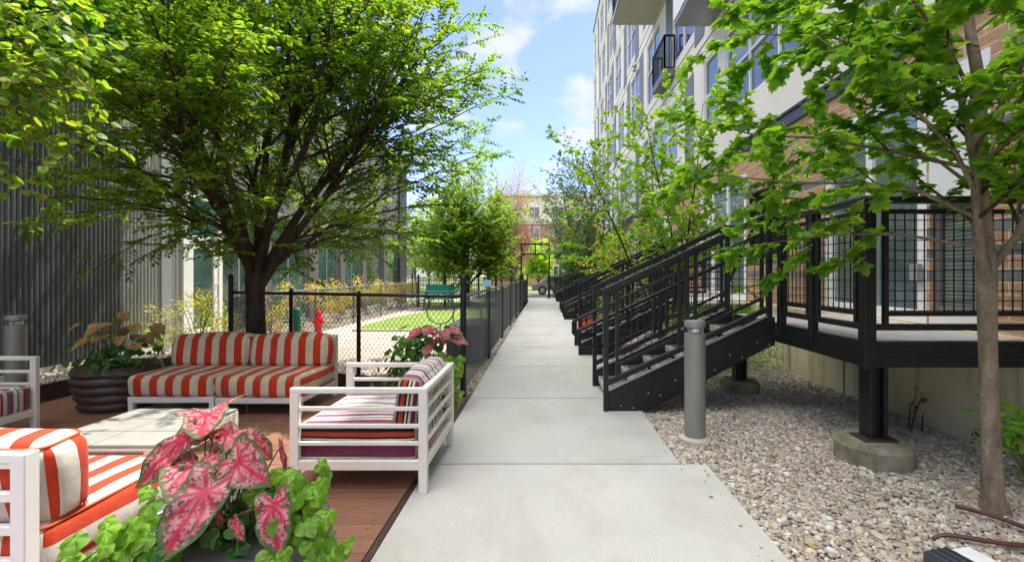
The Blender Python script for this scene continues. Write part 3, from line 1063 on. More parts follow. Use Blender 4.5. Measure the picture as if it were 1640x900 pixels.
# door bay
dr = MB()
y0, y1, zt = 9.27, 10.4, 2.12
dr.bb(XW - .03, XW + .06, y0, y0 + .16, 0, 3.15); dr.bb(XW - .03, XW + .06, y1 - .12, y1, 0, 3.15)
dr.bb(XW - .03, XW + .055, y0 + .16, y1 - .12, zt, zt + .14); dr.bb(XW - .03, XW + .055, y0 + .16, y1 - .12, 3.03, 3.15)
dr = dr.build('entrance_frame', M['white_frame'], com, bevel=.006)
dd = MB()
dd.bb(XW - .02, XW + .04, y0 + .17, y0 + .29, .02, zt - .01); dd.bb(XW - .02, XW + .04, y1 - .25, y1 - .13, .02, zt - .01)
dd.bb(XW - .02, XW + .037, y0 + .29, y1 - .25, zt - .13, zt - .01); dd.bb(XW - .02, XW + .037, y0 + .29, y1 - .25, .02, .3)
dd = dd.build('door', M['white_frame'], com, bevel=.004)
MB().bb(XW - .01, XW + .01, y0 + .28, y1 - .24, .28, zt - .12).build('pane', M['glass_green'], dd)
MB().tube([(XW + .05, y1 - .2, .95), (XW + .09, y1 - .2, .97), (XW + .09, y1 - .2, 1.25), (XW + .05, y1 - .2, 1.27)], .014, 8).build('handle', M['bolt'], dd, smooth=True)
MB().bb(XW - .015, XW + .005, y0 + .15, y1 - .11, zt + .13, 3.04).build('transom_pane', M['glass_teal'], dr)
# window bays and piers
bays = [(10.45, 11.7), (12.2, 14.2), (14.75, 16.35), (16.75, 18.35), (18.75, 20.75), (21.15, 22.95)]
prev = 10.4
for a, b in bays:
    if a - prev > .08:
        MB().bb(XW - .05, XW + .09, prev, a, 0, 3.15).build('pier', M['panel_grey'], com, bevel=.005)
    window(XW, a, b, .12, 2.98, 2, com, None, M['lightmetal'], ('glass_green', 'glass_green'), .05, -.05)
    MB().bb(XW - .12, XW + .05, a, b, 2.98, 3.15).build('lintel', M['lightmetal'], com)
    MB().bb(XW - .12, XW + .06, a, b, 0, .12).build('sill', M['curb'], com)
    prev = b
MB().bb(XW - .1, XW + .12, prev, 24.1, 0, HT - .05).build('corner_pier', M['dark_trim'], com, bevel=.01)
mb = MB()
y = 9.28
while y < prev - .5:
    mb.bb(XW - .05, XW + .035, y, min(y + 1.16, prev - .003), 3.16, HT)
    y += 1.17
mb.build('fascia_panel', M['panel_grey'], com, bevel=.006, seg=1)
MB().bb(XW - 14, XW - .13, -3, 24.05, 0, HT - .02).build('building_core', M['charcoal'], com)
MB().bb(XW - 14, XW + .1, -3, 24.15, HT, HT + .12).build('roof_edge', M['dark_trim'], com)
for (yy, zz) in ((14.5, 2.75), (23.6, 2.8)):
    MB().lathe([(0, -.14), (.06, -.14), (.06, .14), (0, .14)], (XW + .16, yy, zz), 16).build('wall_lamp', M['dark_trim'], com, smooth='angle')

# ================================================================== FAR: brick building with cream top
fb = thing('brick_building', 'distant red brick apartment block with curved corner and cream top storeys', 'building', (-2, 66, 0))
def far_wall(z0, z1, mat, off=0.0, name='wall'):
    # plan line: flat front, quarter-round corner on the left, then the return
    pts = []
    cx, cy, rr = -4.2, 64 + 4, 4 + off
    for i in range(13):
        a = PI + (PI / 2) * i / 12
        pts.append((cx + rr * math.cos(a), cy + rr * math.sin(a)))
    pts = [(cx - rr, 84)] + pts + [(26, 64 - off)]
    mb = MB()
    n = len(pts)
    vs = [(x, y, z0) for x, y in pts] + [(x, y, z1) for x, y in pts]
    fs = [(i, i + 1, n + i + 1, n + i) for i in range(n - 1)]
    fs.append(tuple(range(n, 2 * n)))
    mb.add(vs, fs)
    return mb.build(name, mat, fb)
far_wall(0, 8.4, M['brick_far'], 0, 'brick_wall')
far_wall(8.4, 8.8, M['curb'], .12, 'cornice')
far_wall(8.8, 12.3, M['stucco'], .04, 'cream_wall')
far_wall(12.3, 12.7, M['stucco'], .3, 'roof_cornice')
for zf in (1.2, 4.0, 6.5, 9.3):
    for xw in (-4.6, -1.4, 1.9, 5.0, 8.0):
        w = MB().bb(xw - .75, xw + .75, 63.86, 63.99, zf, zf + 1.55)
        w = w.build('window', M['white_frame'], fb)
        MB().bb(xw - .66, xw - .04, 63.83, 63.87, zf + .09, zf + 1.46).build('pane', M['glass_dark'], w)
        MB().bb(xw + .04, xw + .66, 63.83, 63.87, zf + .09, zf + 1.46).build('pane', M['glass_dark'], w)
fb2 = thing('white_building', 'distant pale block showing behind the trees left of the brick building', 'building', (-24, 70, 0))
MB().bb(-34, -14, 66, 80, 0, 7.5).build('wall', M['stucco'], fb2)
MB().bb(-34.2, -13.8, 65.8, 80, 7.5, 7.9).build('roof', M['dark_trim'], fb2)
for xw in range(-32, -14, 4):
    for zf in (1.2, 4.4):
        w = MB().bb(xw, xw + 1.8, 65.9, 65.99, zf, zf + 1.8).build('window', M['white_frame'], fb2)
        MB().bb(xw + .1, xw + 1.7, 65.86, 65.9, zf + .1, zf + 1.7).build('pane', M['glass_dark'], w)

# ================================================================== STAIRS AND DECKS
SL = .134 / .29
SW = 1.12
def wire_panel(mb, x0, x1, lo, hi, wv=.076, wh_=.078, r=.0036):
    """grid in the local x-z plane at y=0 between slopes lo(x), hi(x)"""
    n = max(1, int(round((x1 - x0) / wv)))
    for i in range(1, n):
        x = x0 + (x1 - x0) * i / n
        mb.beam((x, 0, lo(x)), (x, 0, hi(x)), r * 2, r * 2)
    z = math.floor(lo(x0) / wh_) * wh_
    zmax = max(hi(x0), hi(x1))
    sl = (lo(x1) - lo(x0)) / (x1 - x0)
    while z < zmax:
        a, b = x0, x1
        if abs(sl) > 1e-6:
            b = min(x1, x0 + (z - lo(x0)) / sl)
            a = max(x0, x0 + (z - hi(x0)) / sl)
        elif not (lo(x0) < z < hi(x0)):
            z += wh_; continue
        if b - a > .02:
            mb.beam((a, r * 1.5, z), (b, r * 1.5, z), r * 2, r * 2)
        z += wh_

def shifted(src, dy):
    m = MB()
    m.v = [(p[0], p[1] + dy, p[2]) for p in src.v]; m.f = src.f; m.m = src.m
    return m

def make_stair(label):
    t = thing('entry_staircase', label, 'staircase', (0, 0, 0), 0, 'metal stairs from the path up to the raised entries')
    for yy in (0.0, SW - .01):
        p = [(0, yy, 0), (.42, yy, 0), (1.72, yy, .68), (1.8, yy, .70), (1.8, yy, 1.0), (1.72, yy, 1.0), (0, yy, .2)]
        s = MB().prism(p, (0, .012, 0)).build('stringer', M['black'], t, world=False)
        e = MB()
        yf = yy - .03 if yy == 0 else yy + .012
        e.beam((.42, yf + .015, .004), (1.74, yf + .015, .70), .034, .008)
        e.build('lower_flange', M['black'], s, world=False)
        e = MB(); e.beam((0.03, yy + .006, .222), (1.72, yy + .006, 1.012), .045, .012)
        e.build('top_flange', M['alu'], s, world=False)
        bm_ = MB()
        for k in range(6):
            xb = .16 + k * .29
            for dx, dz in ((0, -.02), (.13, -.045)):
                if .02 < .11 + k * .134 + dz < 1:
                    q0 = len(bm_.v)
                    bm_.lathe([(.008, 0), (.008, .006), (0, .009)], (0, 0, 0), 8)
                    for q in range(q0, len(bm_.v)):
                        v = bm_.v[q]
                        bm_.v[q] = (v[0] + xb + dx, (yy - v[2]) if yy == 0 else (yy + .012 + v[2]), v[1] + .08 + k * .134 + dz)
        bm_.build('bolt', M['bolt'], s, world=False)
    for k in range(6):
        z = .134 * (k + 1)
        x = .06 + k * .29
        tr = MB()
        tr.bb(x, x + .05, .015, SW - .015, z - .004, z + .0)      # front strip
        tr.bb(x + .27, x + .3, .015, SW - .015, z - .004, z)
        for q in range(6):
            tr.bb(x + .05, x + .27, .02 + q * .21, .02 + q * .21 + .03, z - .004, z)
        for q in range(4):
            tr.bb(x + .05 + .06 * q, x + .05 + .06 * q + .022, .02, SW - .02, z - .006, z - .004)
        tr.bb(x + .05, x + .27, .015, SW - .015, z - .03, z - .028)
        tr = tr.build('tread', M['alu'], t, world=False)
        MB().bb(x - .012, x - .0, .015, SW - .015, z - .075, z + .003).build('nosing', M['nosing'], tr, world=False, bevel=.004)
    top = lambda x: 1.25 + SL * x
    for side, yy in ((0, .006), (1, SW + .0)):
        for x, z0, z1 in ((0.0, 0, top(0)), (.86, .2 + SL * .86, top(.86)), (1.74, .9, top(1.7) + .02)):
            mb = MB(); mb.bb(x - .026, x + .026, yy - .026, yy + .026, z0, z1)
            mb.build('post', M['black'], t, world=False, bevel=.004, seg=1)
        mb = MB()
        mb.beam((-.03, yy, top(-.03) + .03), (1.72, yy, top(1.72) + .03), .055, .065)
        mb.beam((1.70, yy, top(1.72) + .022), (1.86, yy, top(1.72) + .022), .055, .06)
        mb.build('top_rail', M['black'], t, world=False, bevel=.004, seg=1)
        MB().beam((0.02, yy, .30), (1.74, yy, .30 + SL * 1.72), .045, .06).build('bottom_rail', M['black'], t, world=False, bevel=.004, seg=1)
        for a, b in ((.12, .78), (.95, 1.66)):
            pan = MB()
            lo = lambda x: .43 + SL * x
            hi = lambda x: 1.12 + SL * x
            for x in (a, b):
                pan.bb(x - .016, x + .016, yy - .016, yy + .016, .30 + SL * x, top(x))
            pan.beam((a, yy, lo(a)), (b, yy, lo(b)), .03, .03)
            pan.beam((a, yy, hi(a)), (b, yy, hi(b)), .03, .03)
            pan = pan.build('panel_frame', M['black'], t, world=False)
            w = MB(); wire_panel(w, a, b, lo, hi)
            shifted(w, yy).build('wire_mesh', M['black'], pan, world=False)
        iy = yy + (.075 if side == 0 else -.075)
        hz = lambda x: .98 + SL * x
        pts = [(1.7, iy, hz(1.7)), (-.02, iy, hz(-.02)), (-.27, iy, hz(-.27)), (-.285, iy, hz(-.3)), (-.285, iy, .70), (-.27, iy, .68), (.0, iy, .68)]
        MB().tube(pts, .021, 10).build('handrail', M['black'], t, smooth=True, world=False)
        mb = MB()
        for x in (.0, .86, 1.66):
            mb.beam((x, yy, hz(x) - .05), (x, iy, hz(x) - .015), .012, .012)
        mb.build('handrail_bracket', M['black'], t, world=False)
    return t

stairs = [(4.92, 'black metal staircase with mesh railings nearest the camera, right behind the taupe bollard'),
          (8.36, 'second black metal staircase along the path, beyond the nearest one and behind an orange crate'),
          (14.98, 'third black metal staircase along the path, after the gap with the small green tree'),
          (18.42, 'fourth black metal staircase along the path, in front of the dark bluish tree'),
          (25.04, 'fifth black metal staircase along the path, under the dark bluish tree'),
          (28.48, 'farthest black metal staircase at the end of the row beside the path')]
st0 = make_stair(stairs[0][1])
st0.location = (.655, stairs[0][0], 0)
for y, lab in stairs[1:]:
    dup(st0, (.655 if y > 12 else .64, y, 0), 0, lab)

def make_deck(label):
    """local: x 0 at the outer edge to 1.15 at the wall, y 0 at the open end (near corner) to 2.5 past the stair"""
    t = thing('entry_deck', label, 'deck', (0, 0, 0), 0, 'raised entry decks in front of the flats')
    L, D = 2.5, 1.31
    ys0, ys1 = 1.34, 2.46            # stair opening
    fl = MB()
    y = .03
    while y < L - .02:
        fl.bb(.03, D - .005, y, min(y + .145, L), .9, .94)
        y += .15
    fl.build('floor', M['slab'], t, world=False, bevel=.003, seg=1)
    sk = MB()
    def ribbed(p0, p1, nrm):
        n = Vector(nrm)
        for k in range(5):
            z = .735 + k * .04
            o = n * (.006 if k % 2 else 0)
            sk.beam(Vector((p0[0], p0[1], z + .019)) + o, Vector((p1[0], p1[1], z + .019)) + o, .03, .039)
    ribbed((.0, .05, 0), (.0, L, 0), (-1, 0, 0))
    ribbed((.05, .0, 0), (D - .09, .0, 0), (0, -1, 0))
    sk.build('ribbed_skirt', M['black'], t, world=False)
    MB().bb(.05, D - .1, .05, L, .74, .88).build('joist', M['louvre'], t, world=False)
    posts = [(.0, .0, .088, .72), (.0, .72, .065, .8), (.0, ys0 - .05, .07, .8)]
    for x, y, w, z0 in posts:
        MB().bb(x - w / 2, x + w / 2, y - w / 2, y + w / 2, z0, 2.03).build('post', M['black'], t, world=False, bevel=.004, seg=1)
    rl = MB()
    rl.bb(-.035, .035, -.055, ys0, 2.0, 2.055); rl.bb(.035, D, -.035, .035, 2.0, 2.055)
    rl.build('top_rail', M['black'], t, world=False, bevel=.004, seg=1)
    rl = MB()
    rl.bb(-.022, .022, .05, ys0, 1.02, 1.07); rl.bb(.05, D, -.022, .022, 1.02, 1.07)
    rl.build('bottom_rail', M['black'], t, world=False, bevel=.004, seg=1)
    def panel(a, b, axis):
        pf = MB(); w = MB()
        for q in (a, b):
            pf.bb(q - .018, q + .018, -.016, .016, 1.07, 2.0)
        pf.bb(a, b, -.015, .015, 1.13, 1.165); pf.bb(a, b, -.015, .015, 1.92, 1.955)
        wire_panel(w, a, b, lambda x: 1.165, lambda x: 1.92)
        if axis == 'y':
            for m in (pf, w):
                m.v = [(p[1], p[0], p[2]) for p in m.v]
        pf = pf.build('panel_frame', M['black'], t, world=False)
        w.build('wire_mesh', M['black'], pf, world=False)
    panel(.12, .64, 'y'); panel(.80, 1.22, 'y'); panel(.14, D - .03, 'x')
    return t
def add_support(deck, x, y, r, h, kind):
    mb = MB()
    mb.bb(x - .07, x - .04, y - .07, y + .07, h, .74); mb.bb(x + .04, x + .07, y - .07, y + .07, h, .74); mb.bb(x - .04, x + .04, y - .02, y + .02, h, .74)
    s = mb.build('support_post', M['black'], deck, world=False, bevel=.004, seg=1)
    MB().bb(x - .13, x + .13, y - .1, y + .1, h + .001, h + .014).build('base_plate', M['rust'], s, world=False)
    f = MB().lathe([(r, -.1), (r, h - .04), (r - .035, h), (0, h + .002)], (x, y, 0), 40).build('concrete_footing', M['footing'], deck, world=False, smooth='angle')
D0 = make_deck('raised black entry deck at the right edge of the picture, nearest the camera')
add_support(D0, .12, .1, .27, .15, 0)
add_support(D0, -.02, 2.3, .24, .12, 0)
D0.location = (2.5, 3.58, 0)
# the neighbours are mirrored along the path, in pairs
def mirror_deck(label):
    kids = {}
    for x in list(bpy.data.objects):
        if x.parent is not None:
            kids.setdefault(x.parent.name, []).append(x)
    def cp(o, par):
        c = o.copy(); C.objects.link(c); c.parent = par
        if o.data:
            c.data = o.data.copy()
            for v in c.data.vertices:
                v.co.y = -v.co.y
            c.data.flip_normals()
        for ch in kids.get(o.name, []):
            cp(ch, c)
        return c
    r = cp(D0, None)
    r['label'] = label
    return r
D1 = mirror_deck('raised black entry deck behind the second staircase from the camera')
D1.location = (2.5, 10.88, 0)
for k, la, lb in ((1, 'raised black entry deck behind the third staircase from the camera', 'raised black entry deck behind the fourth staircase from the camera'),
                  (2, 'raised black entry deck behind the fifth staircase from the camera', 'raised black entry deck behind the farthest staircase')):
    dup(D0, (2.5, 3.58 + 10.06 * k, 0), 0, la)
    dup(D1, (2.5, 10.88 + 10.06 * k, 0), 0, lb)

# ================================================================== FENCES
def chainlink(name, p0, p1, h, mat, par, w=.034, hh=.042, r=.0031, z0=.05):
    p0, p1 = np.array(p0, float), np.array(p1, float)
    d = p1 - p0
    L = np.linalg.norm(d)
    d = d / L
    nrm = np.array([-d[1], d[0]])
    n = int(L / w)
    k = int((h - z0) / hh) + 1
    I, K = np.meshgrid(np.arange(n), np.arange(k), indexing='ij')
    u = (I + (K + I) % 2) * w
    z = z0 + K * hh
    off = np.where((K + I) % 2 == 0, 1, -1) * r * .8
    x = p0[0] + d[0] * u + nrm[0] * off
    y = p0[1] + d[1] * u + nrm[1] * off
    P = np.stack([x, y, z], -1)
    rings = []
    for q in range(3):
        a = 2 * PI * q / 3
        rings.append(np.array([nrm[0] * math.cos(a) + d[0] * math.sin(a), nrm[1] * math.cos(a) + d[1] * math.sin(a), 0.35 * math.sin(a)]) * r)
    V = (P[:, :, None, :] + np.array(rings)[None, None]).reshape(-1, 3)
    base = (I * k + K)[:, :-1].ravel() * 3
    F = []
    for q in range(3):
        q2 = (q + 1) % 3
        F.append(np.stack([base + q, base + q2, base + 3 + q2, base + 3 + q], 1))
    return np_mesh(name, V, np.concatenate(F), mat, par, off=root_loc(par))

def fence_post(x, y, h, r, par, mat=None):
    MB().lathe([(r, -.05), (r, h - .02), (r * 1.15, h - .015), (r * 1.1, h + .01), (r * .6, h + .035), (0, h + .045)], (x, y, 0), 14).build('post', mat or M['black'], par, smooth='angle')

f1 = thing('chain_link_fence', 'black chain link fence running behind the striped sofa up to the planter', 'fence', (-2.8, 6.1, 0))
a, b = (-.97, 5.52), (-4.6, 6.78)
chainlink('wire_mesh', a, b, 1.17, M['vinyl'], f1)
MB().tube([(a[0], a[1], 1.19), (b[0], b[1], 1.19)], .021, 10).build('top_rail', M['black'], f1, smooth=True)
for k, h in ((.40, 1.2), (.70, 1.22), (1, 1.42)):
    fence_post(a[0] + (b[0] - a[0]) * k, a[1] + (b[1] - a[1]) * k, h, .026 if h < 1.4 else .034, f1)
f2 = thing('chain_link_fence', 'long grey chain link fence running straight along the left side of the path', 'fence', (-.97, 15, 0))
chainlink('wire_mesh', (-.97, 5.55), (-1.0, 26), 1.17, M['vinyl_grey'], f2, r=.0034)
MB().tube([(-.97, 5.52, 1.19), (-1.0, 26, 1.19)], .021, 10).build('top_rail', M['vinyl_grey'], f2, smooth=True)
fence_post(-.97, 5.52, 1.41, .037, f2)
k = 8.1
while k < 26.2:
    tall = abs(k - 18.4) < .2 or k > 25.5
    fence_post(-.975, k, 1.42 if tall else 1.2, .036 if tall else .026, f2)
    k += 2.575
f3 = thing('chain_link_fence', 'grey chain link fence closing the dog park in front of the golden shrubs', 'fence', (-5.7, 14, 0))
pl = [(-4.6, 6.78), (-5.7, 9.2), (-5.7, 20.6)]
for p, q in zip(pl[:-1], pl[1:]):
    chainlink('wire_mesh', p, q, 1.06, M['vinyl_grey'], f3, r=.0034)
MB().tube([(p[0], p[1], 1.08) for p in pl], .02, 8).build('top_rail', M['vinyl_grey'], f3, smooth=True)
for (x, y) in [(-5.7, 9.2), (-5.7, 11.5), (-5.7, 13.8), (-5.7, 16.1), (-5.7, 18.4), (-5.7, 20.6), (-5.1, 8.0)]:
    fence_post(x, y, 1.1 if y != 9.2 else 1.4, .026, f3, M['black'] if y < 10 else M['vinyl_grey'])
f4 = thing('picket_fence', 'black iron picket fence across the far end of the dog park', 'fence', (-3.4, 20.9, 0))
mb = MB()
x = -5.7
while x < -1.0:
    mb.bb(x - .008, x + .008, 20.89, 20.906, .08, 1.3); x += .115
mb.build('picket', M['black'], f4)
mb = MB(); mb.bb(-5.7, -1, 20.88, 20.915, .15, .19); mb.bb(-5.7, -1, 20.88, 20.915, 1.18, 1.22); mb.build('rail', M['black'], f4)
for x in (-5.7, -4.5, -3.4, -2.2, -1.0):
    MB().bb(x - .04, x + .04, 20.86, 20.94, 0, 1.45).build('post', M['black'], f4)
f5 = thing('picket_fence', 'black iron picket fence with gate posts at the end of the path', 'fence', (0, 28, 0))
mb = MB()
for x0, x1 in ((-14, -1.3), (.25, 3.4)):
    x = x0
    while x < x1:
        mb.bb(x - .009, x + .009, 27.99, 28.008, .08, 1.35); x += .125
mb.build('picket', M['black'], f5)
mb = MB()
for x0, x1 in ((-14, -1.3), (.25, 3.4)):
    mb.bb(x0, x1, 27.98, 28.015, .15, .19); mb.bb(x0, x1, 27.98, 28.015, 1.25, 1.29)
mb.build('rail', M['black'], f5)
for x in (-14, -12, -10, -8, -6, -4, -2.6, -1.3, .25, 1.8, 3.4):
    MB().bb(x - .045, x + .045, 27.95, 28.04, 0, 1.5).build('post', M['black'], f5)
gt = thing('gate_frame', 'tall black steel portal frame over the far end of the path', 'portal', (-.5, 29, 0))
for x in (-1.45, .30):
    MB().bb(x - .05, x + .05, 28.95, 29.05, 0, 3.35).build('post', M['black'], gt)
MB().bb(-1.5, .35, 28.94, 29.06, 3.3, 3.42).build('beam', M['black'], gt)
MB().bb(-1.4, .25, 28.96, 29.04, 2.68, 2.78).build('beam', M['black'], gt)
MB().bb(-.62, -.54, 28.97, 29.03, 2.78, 3.3).build('strut', M['black'], gt)

# brown steel edgings
def edging(label, p0, p1, z0, z1):
    o = MB().beam((p0[0], p0[1], (z0 + z1) / 2), (p1[0], p1[1], (z0 + z1) / 2), .02, z1 - z0).build('steel_edging', M['rust'], None, bevel=.003)
    return tag(o, label, 'edging', 'brown steel edgings round the deck')
edging('low brown steel edging below the chain link fence right of the striped sofa', (-1.75, 5.75), (-4.45, 6.62), -.05, .16)
edging('low brown steel edging behind the left end of the sofa, below the corrugated wall', (-5.72, 4.3), (-5.72, 8.2), -.05, .2)

# ================================================================== FURNITURE
def cushion(name, c, size, r, axis, mat, parent, bulge=.012, pipe=None, seed=0, tilt=0, origin=0.0, wrap='z'):
    """rounded, slightly puffed cushion. 's' runs across the stripes along `axis` (0=x,1=y) and wraps down the ends"""
    h = np.array(size) / 2
    def lines(hh):
        inner = list(np.linspace(-(hh - r), hh - r, max(4, int((hh - r) * 2 / .045))))
        e = [hh - r + r * math.sin(a) * .999 for a in (R(20), R(40), R(60))]
        return np.array([-q for q in e[::-1]] + inner + e)
    V, F, FX = [], [], []
    def face(fix, sgn):
        a, b = [(1, 2), (2, 0), (0, 1)][fix]
        la = np.concatenate([[-h[a]], lines(h[a]), [h[a]]])
        lb = np.concatenate([[-h[b]], lines(h[b]), [h[b]]])
        base = len(V)
        for u in la:
            for v in lb:
                p = np.zeros(3); p[fix] = sgn * h[fix]; p[a] = u; p[b] = v
                V.append(p); FX.append(fix)
        nb = len(lb)
        for i in range(len(la) - 1):
            for j in range(nb - 1):
                q = [base + i * nb + j, base + (i + 1) * nb + j, base + (i + 1) * nb + j + 1, base + i * nb + j + 1]
                F.append(q if sgn > 0 else q[::-1])
    for fix in range(3):
        for sg in (-1, 1):
            face(fix, sg)
    P = np.array(V)
    Q = np.clip(P, -(h - r), h - r)
    D = P - Q
    ln = np.linalg.norm(D, axis=1)
    N = D / np.maximum(ln, 1e-9)[:, None]
    # stripe coordinate, before deformation
    ax = axis
    s = P[:, ax].copy()
    over = np.array(FX) == ax
    other = (h[2] - P[:, 2]) if wrap == 'z' else (h[1 - ax] + P[:, 1 - ax])
    s = np.where(over, np.sign(P[:, ax]) * (h[ax] + other), s)
    P2 = Q + N * r
    rl = np.random.default_rng(seed + 5)
    ph = rl.uniform(0, 6, 6)
    for k in range(3):
        a, b = [(1, 2), (2, 0), (0, 1)][k]
        w = np.clip(1 - (P[:, a] / h[a]) ** 2, 0, 1) * np.clip(1 - (P[:, b] / h[b]) ** 2, 0, 1)
        P2[:, k] += np.sign(P[:, k]) * (np.abs(P[:, k]) > h[k] - 1e-4) * bulge * np.sqrt(w)
    wr = .0055 * (np.sin(P[:, 0] * 9 + ph[0]) * np.sin(P[:, 1] * 11 + ph[1]) + np.sin(P[:, 2] * 14 + ph[2] + P[:, 0] * 5))
    P2 += N * wr[:, None]
    if tilt:
        c_, s_ = math.cos(tilt), math.sin(tilt)
        k = 1 if axis == 0 else 0
        a_, z_ = P2[:, k] * c_ - P2[:, 2] * s_, P2[:, k] * s_ + P2[:, 2] * c_
        P2[:, k], P2[:, 2] = a_, z_
    # weld the six faces where the stripe coordinate agrees
    key = np.round(np.concatenate([P, s[:, None]], 1), 4) + 0.0
    _, first, inv = np.unique(key, axis=0, return_index=True, return_inverse=True)
    inv = inv.ravel()
    o = np_mesh(name, P2[first] + np.array(c), inv[np.array(F)], mat, parent, True, None, {'s': s[first] + origin})
    if pipe:
        for sz in (-1, 1):
            pts = []
            rr = r * 1.0
            k = 1 if axis == 0 else 0
            for cx, cy, a0 in ((1, 1, 0), (-1, 1, 90), (-1, -1, 180), (1, -1, 270)):
                for q in range(5):
                    an = R(a0 + q * 22.5)
                    pts.append(np.array([cx * (h[0] - rr) + (rr * .86) * math.cos(an), cy * (h[1] - rr) + (rr * .86) * math.sin(an), sz * (h[2] - rr * .22)]))
            if tilt:
                out = []
                for p in pts:
                    p = p.copy(); a_, z_ = p[k] * c_ - p[2] * s_, p[k] * s_ + p[2] * c_
                    p[k], p[2] = a_, z_
                    out.append(p)
                pts = out
            MB().tube([Vector(p + np.array(c)) for p in pts], .0065, 6, closed=True).build('piping', pipe, o, smooth=True, world=False)
    return o

def sofa_unit(label, fabric, frame, pipe, seed):
    t = thing('armless_sofa', label, 'sofa', (0, 0, 0), 0, 'red striped sofas round the table')
    f = MB()
    w, d = .88, .86
    f.bb(-w / 2, w / 2, -d / 2, -d / 2 + .05, .13, .19); f.bb(-w / 2, w / 2, d / 2 - .05, d / 2, .13, .19)
    f.bb(-w / 2, -w / 2 + .05, -d / 2 + .05, d / 2 - .05, .132, .188); f.bb(w / 2 - .05, w / 2, -d / 2 + .05, d / 2 - .05, .132, .188)
    for k in range(6):
        f.bb(-w / 2 + .05, w / 2 - .05, -.34 + k * .125, -.28 + k * .125, .165, .18)
    f.build('frame', frame, t, world=False, bevel=.004, seg=1)
    for sx in (-1, 1):
        for sy in (-1, 1):
            x, y = sx * (w / 2 - .028), sy * (d / 2 - .028)
            MB().bb(x - .026, x + .026, y - .026, y + .026, 0, .131).build('leg', frame, t, world=False, bevel=.004, seg=1)
    b = MB()
    for sx in (-1, 1):
        x = sx * (w / 2 - .03)
        b.bb(x - .03, x + .03, d / 2 - .06, d / 2, .19, .73)
    for k in range(4):
        b.bb(-w / 2 + .06, w / 2 - .06, d / 2 - .045, d / 2 - .015, .26 + k * .135, .3 + k * .135)
    b.bb(-w / 2 + .06, w / 2 - .06, d / 2 - .05, d / 2 - .01, .69, .73)
    b.build('back_frame', frame, t, world=False, bevel=.004, seg=1)
    cushion('seat_cushion', (0, -.035, .295), (.89, .80, .21), .045, 0, fabric, t, .014, pipe, seed)
    cushion('back_cushion', (0, .245, .565), (.885, .205, .36), .06, 0, fabric, t, .03, pipe, seed + 1, tilt=R(-6), origin=0.0, wrap='y')
    return t
s1 = sofa_unit('left of the two red and beige striped sofas under the big tree', M['awning'], M['cream_frame'], None, 1)
s1.location = (-3.86, 5.19, 0)
s1.rotation_euler = (0, 0, R(1))
s2 = dup(s1, (-2.935, 5.16, 0), 0, 'right of the two red and beige striped sofas, next to the chain link fence')
s3 = sofa_unit('red and white striped sofa in the foreground seen from behind at the lower left', M['awning_white'], M['white_frame'], M['piping_red'], 9)
s3.location = (-2.535, 2.27, 0)
s3.rotation_euler = (0, 0, PI + R(1.5))

def armchair(label):
    t = thing('patio_armchair', label, 'armchair', (0, 0, 0), 0, 'multicolour striped patio armchairs')
    hw = .455
    zt = .70
    for sx in (-1, 1):
        for sy in (-1, 1):
            x, y = sx * (hw - .029), sy * (hw - .02)
            MB().bb(x - .029, x + .029, y - .02, y + .02, 0, zt - .035).build('leg', M['cream_frame'], t, world=False, bevel=.004, seg=1)
    for sy in (-1, 1):
        y = sy * (hw - .02)
        m = MB()
        m.bb(-hw, hw, y - .02, y + .02, zt - .035, zt)
        m.bb(-hw + .058, hw - .058, y - .018, y + .018, .155, .22)
        for z in (.33, .445, .56):
            m.bb(-hw + .058, hw - .058, y - .01, y + .01, z - .014, z + .014)
        m.build('arm_frame', M['cream_frame'], t, world=False, bevel=.004, seg=1)
    m = MB()
    x = hw - .029
    m.bb(x - .02, x + .029, -hw + .04, hw - .04, zt - .036, zt - .001)
    m.bb(x - .015, x + .02, -hw + .04, hw - .04, .156, .218)
    for z in (.33, .445, .56):
        m.bb(x - .005, x + .018, -hw + .04, hw - .04, z - .014, z + .014)
    m.build('back_frame', M['cream_frame'], t, world=False, bevel=.004, seg=1)
    m = MB()
    m.bb(-hw + .01, -hw + .05, -hw + .04, hw - .04, .157, .217)
    for k in range(6):
        m.bb(-hw + .12 + k * .13, -hw + .18 + k * .13, -hw + .04, hw - .04, .19, .205)
    m.build('seat_frame', M['cream_frame'], t, world=False, bevel=.003, seg=1)
    cushion('seat_cushion', (-.03, 0, .325), (.80, .815, .225), .04, 1, M['multi'], t, .02, M['piping_cream'], 21)
    cushion('back_cushion', (.30, 0, .575), (.17, .80, .36), .055, 1, M['multi'], t, .025, None, 23, tilt=R(-7), wrap='x')
    return t
ch = armchair('cream framed armchair with multicolour striped cushions standing at the edge of the concrete path')
ch.location = (-1.232, 3.51, 0)
c2 = dup(ch, (-5.12, 3.82, 0), PI, 'striped patio armchair cut off by the left edge, in front of the corrugated wall')

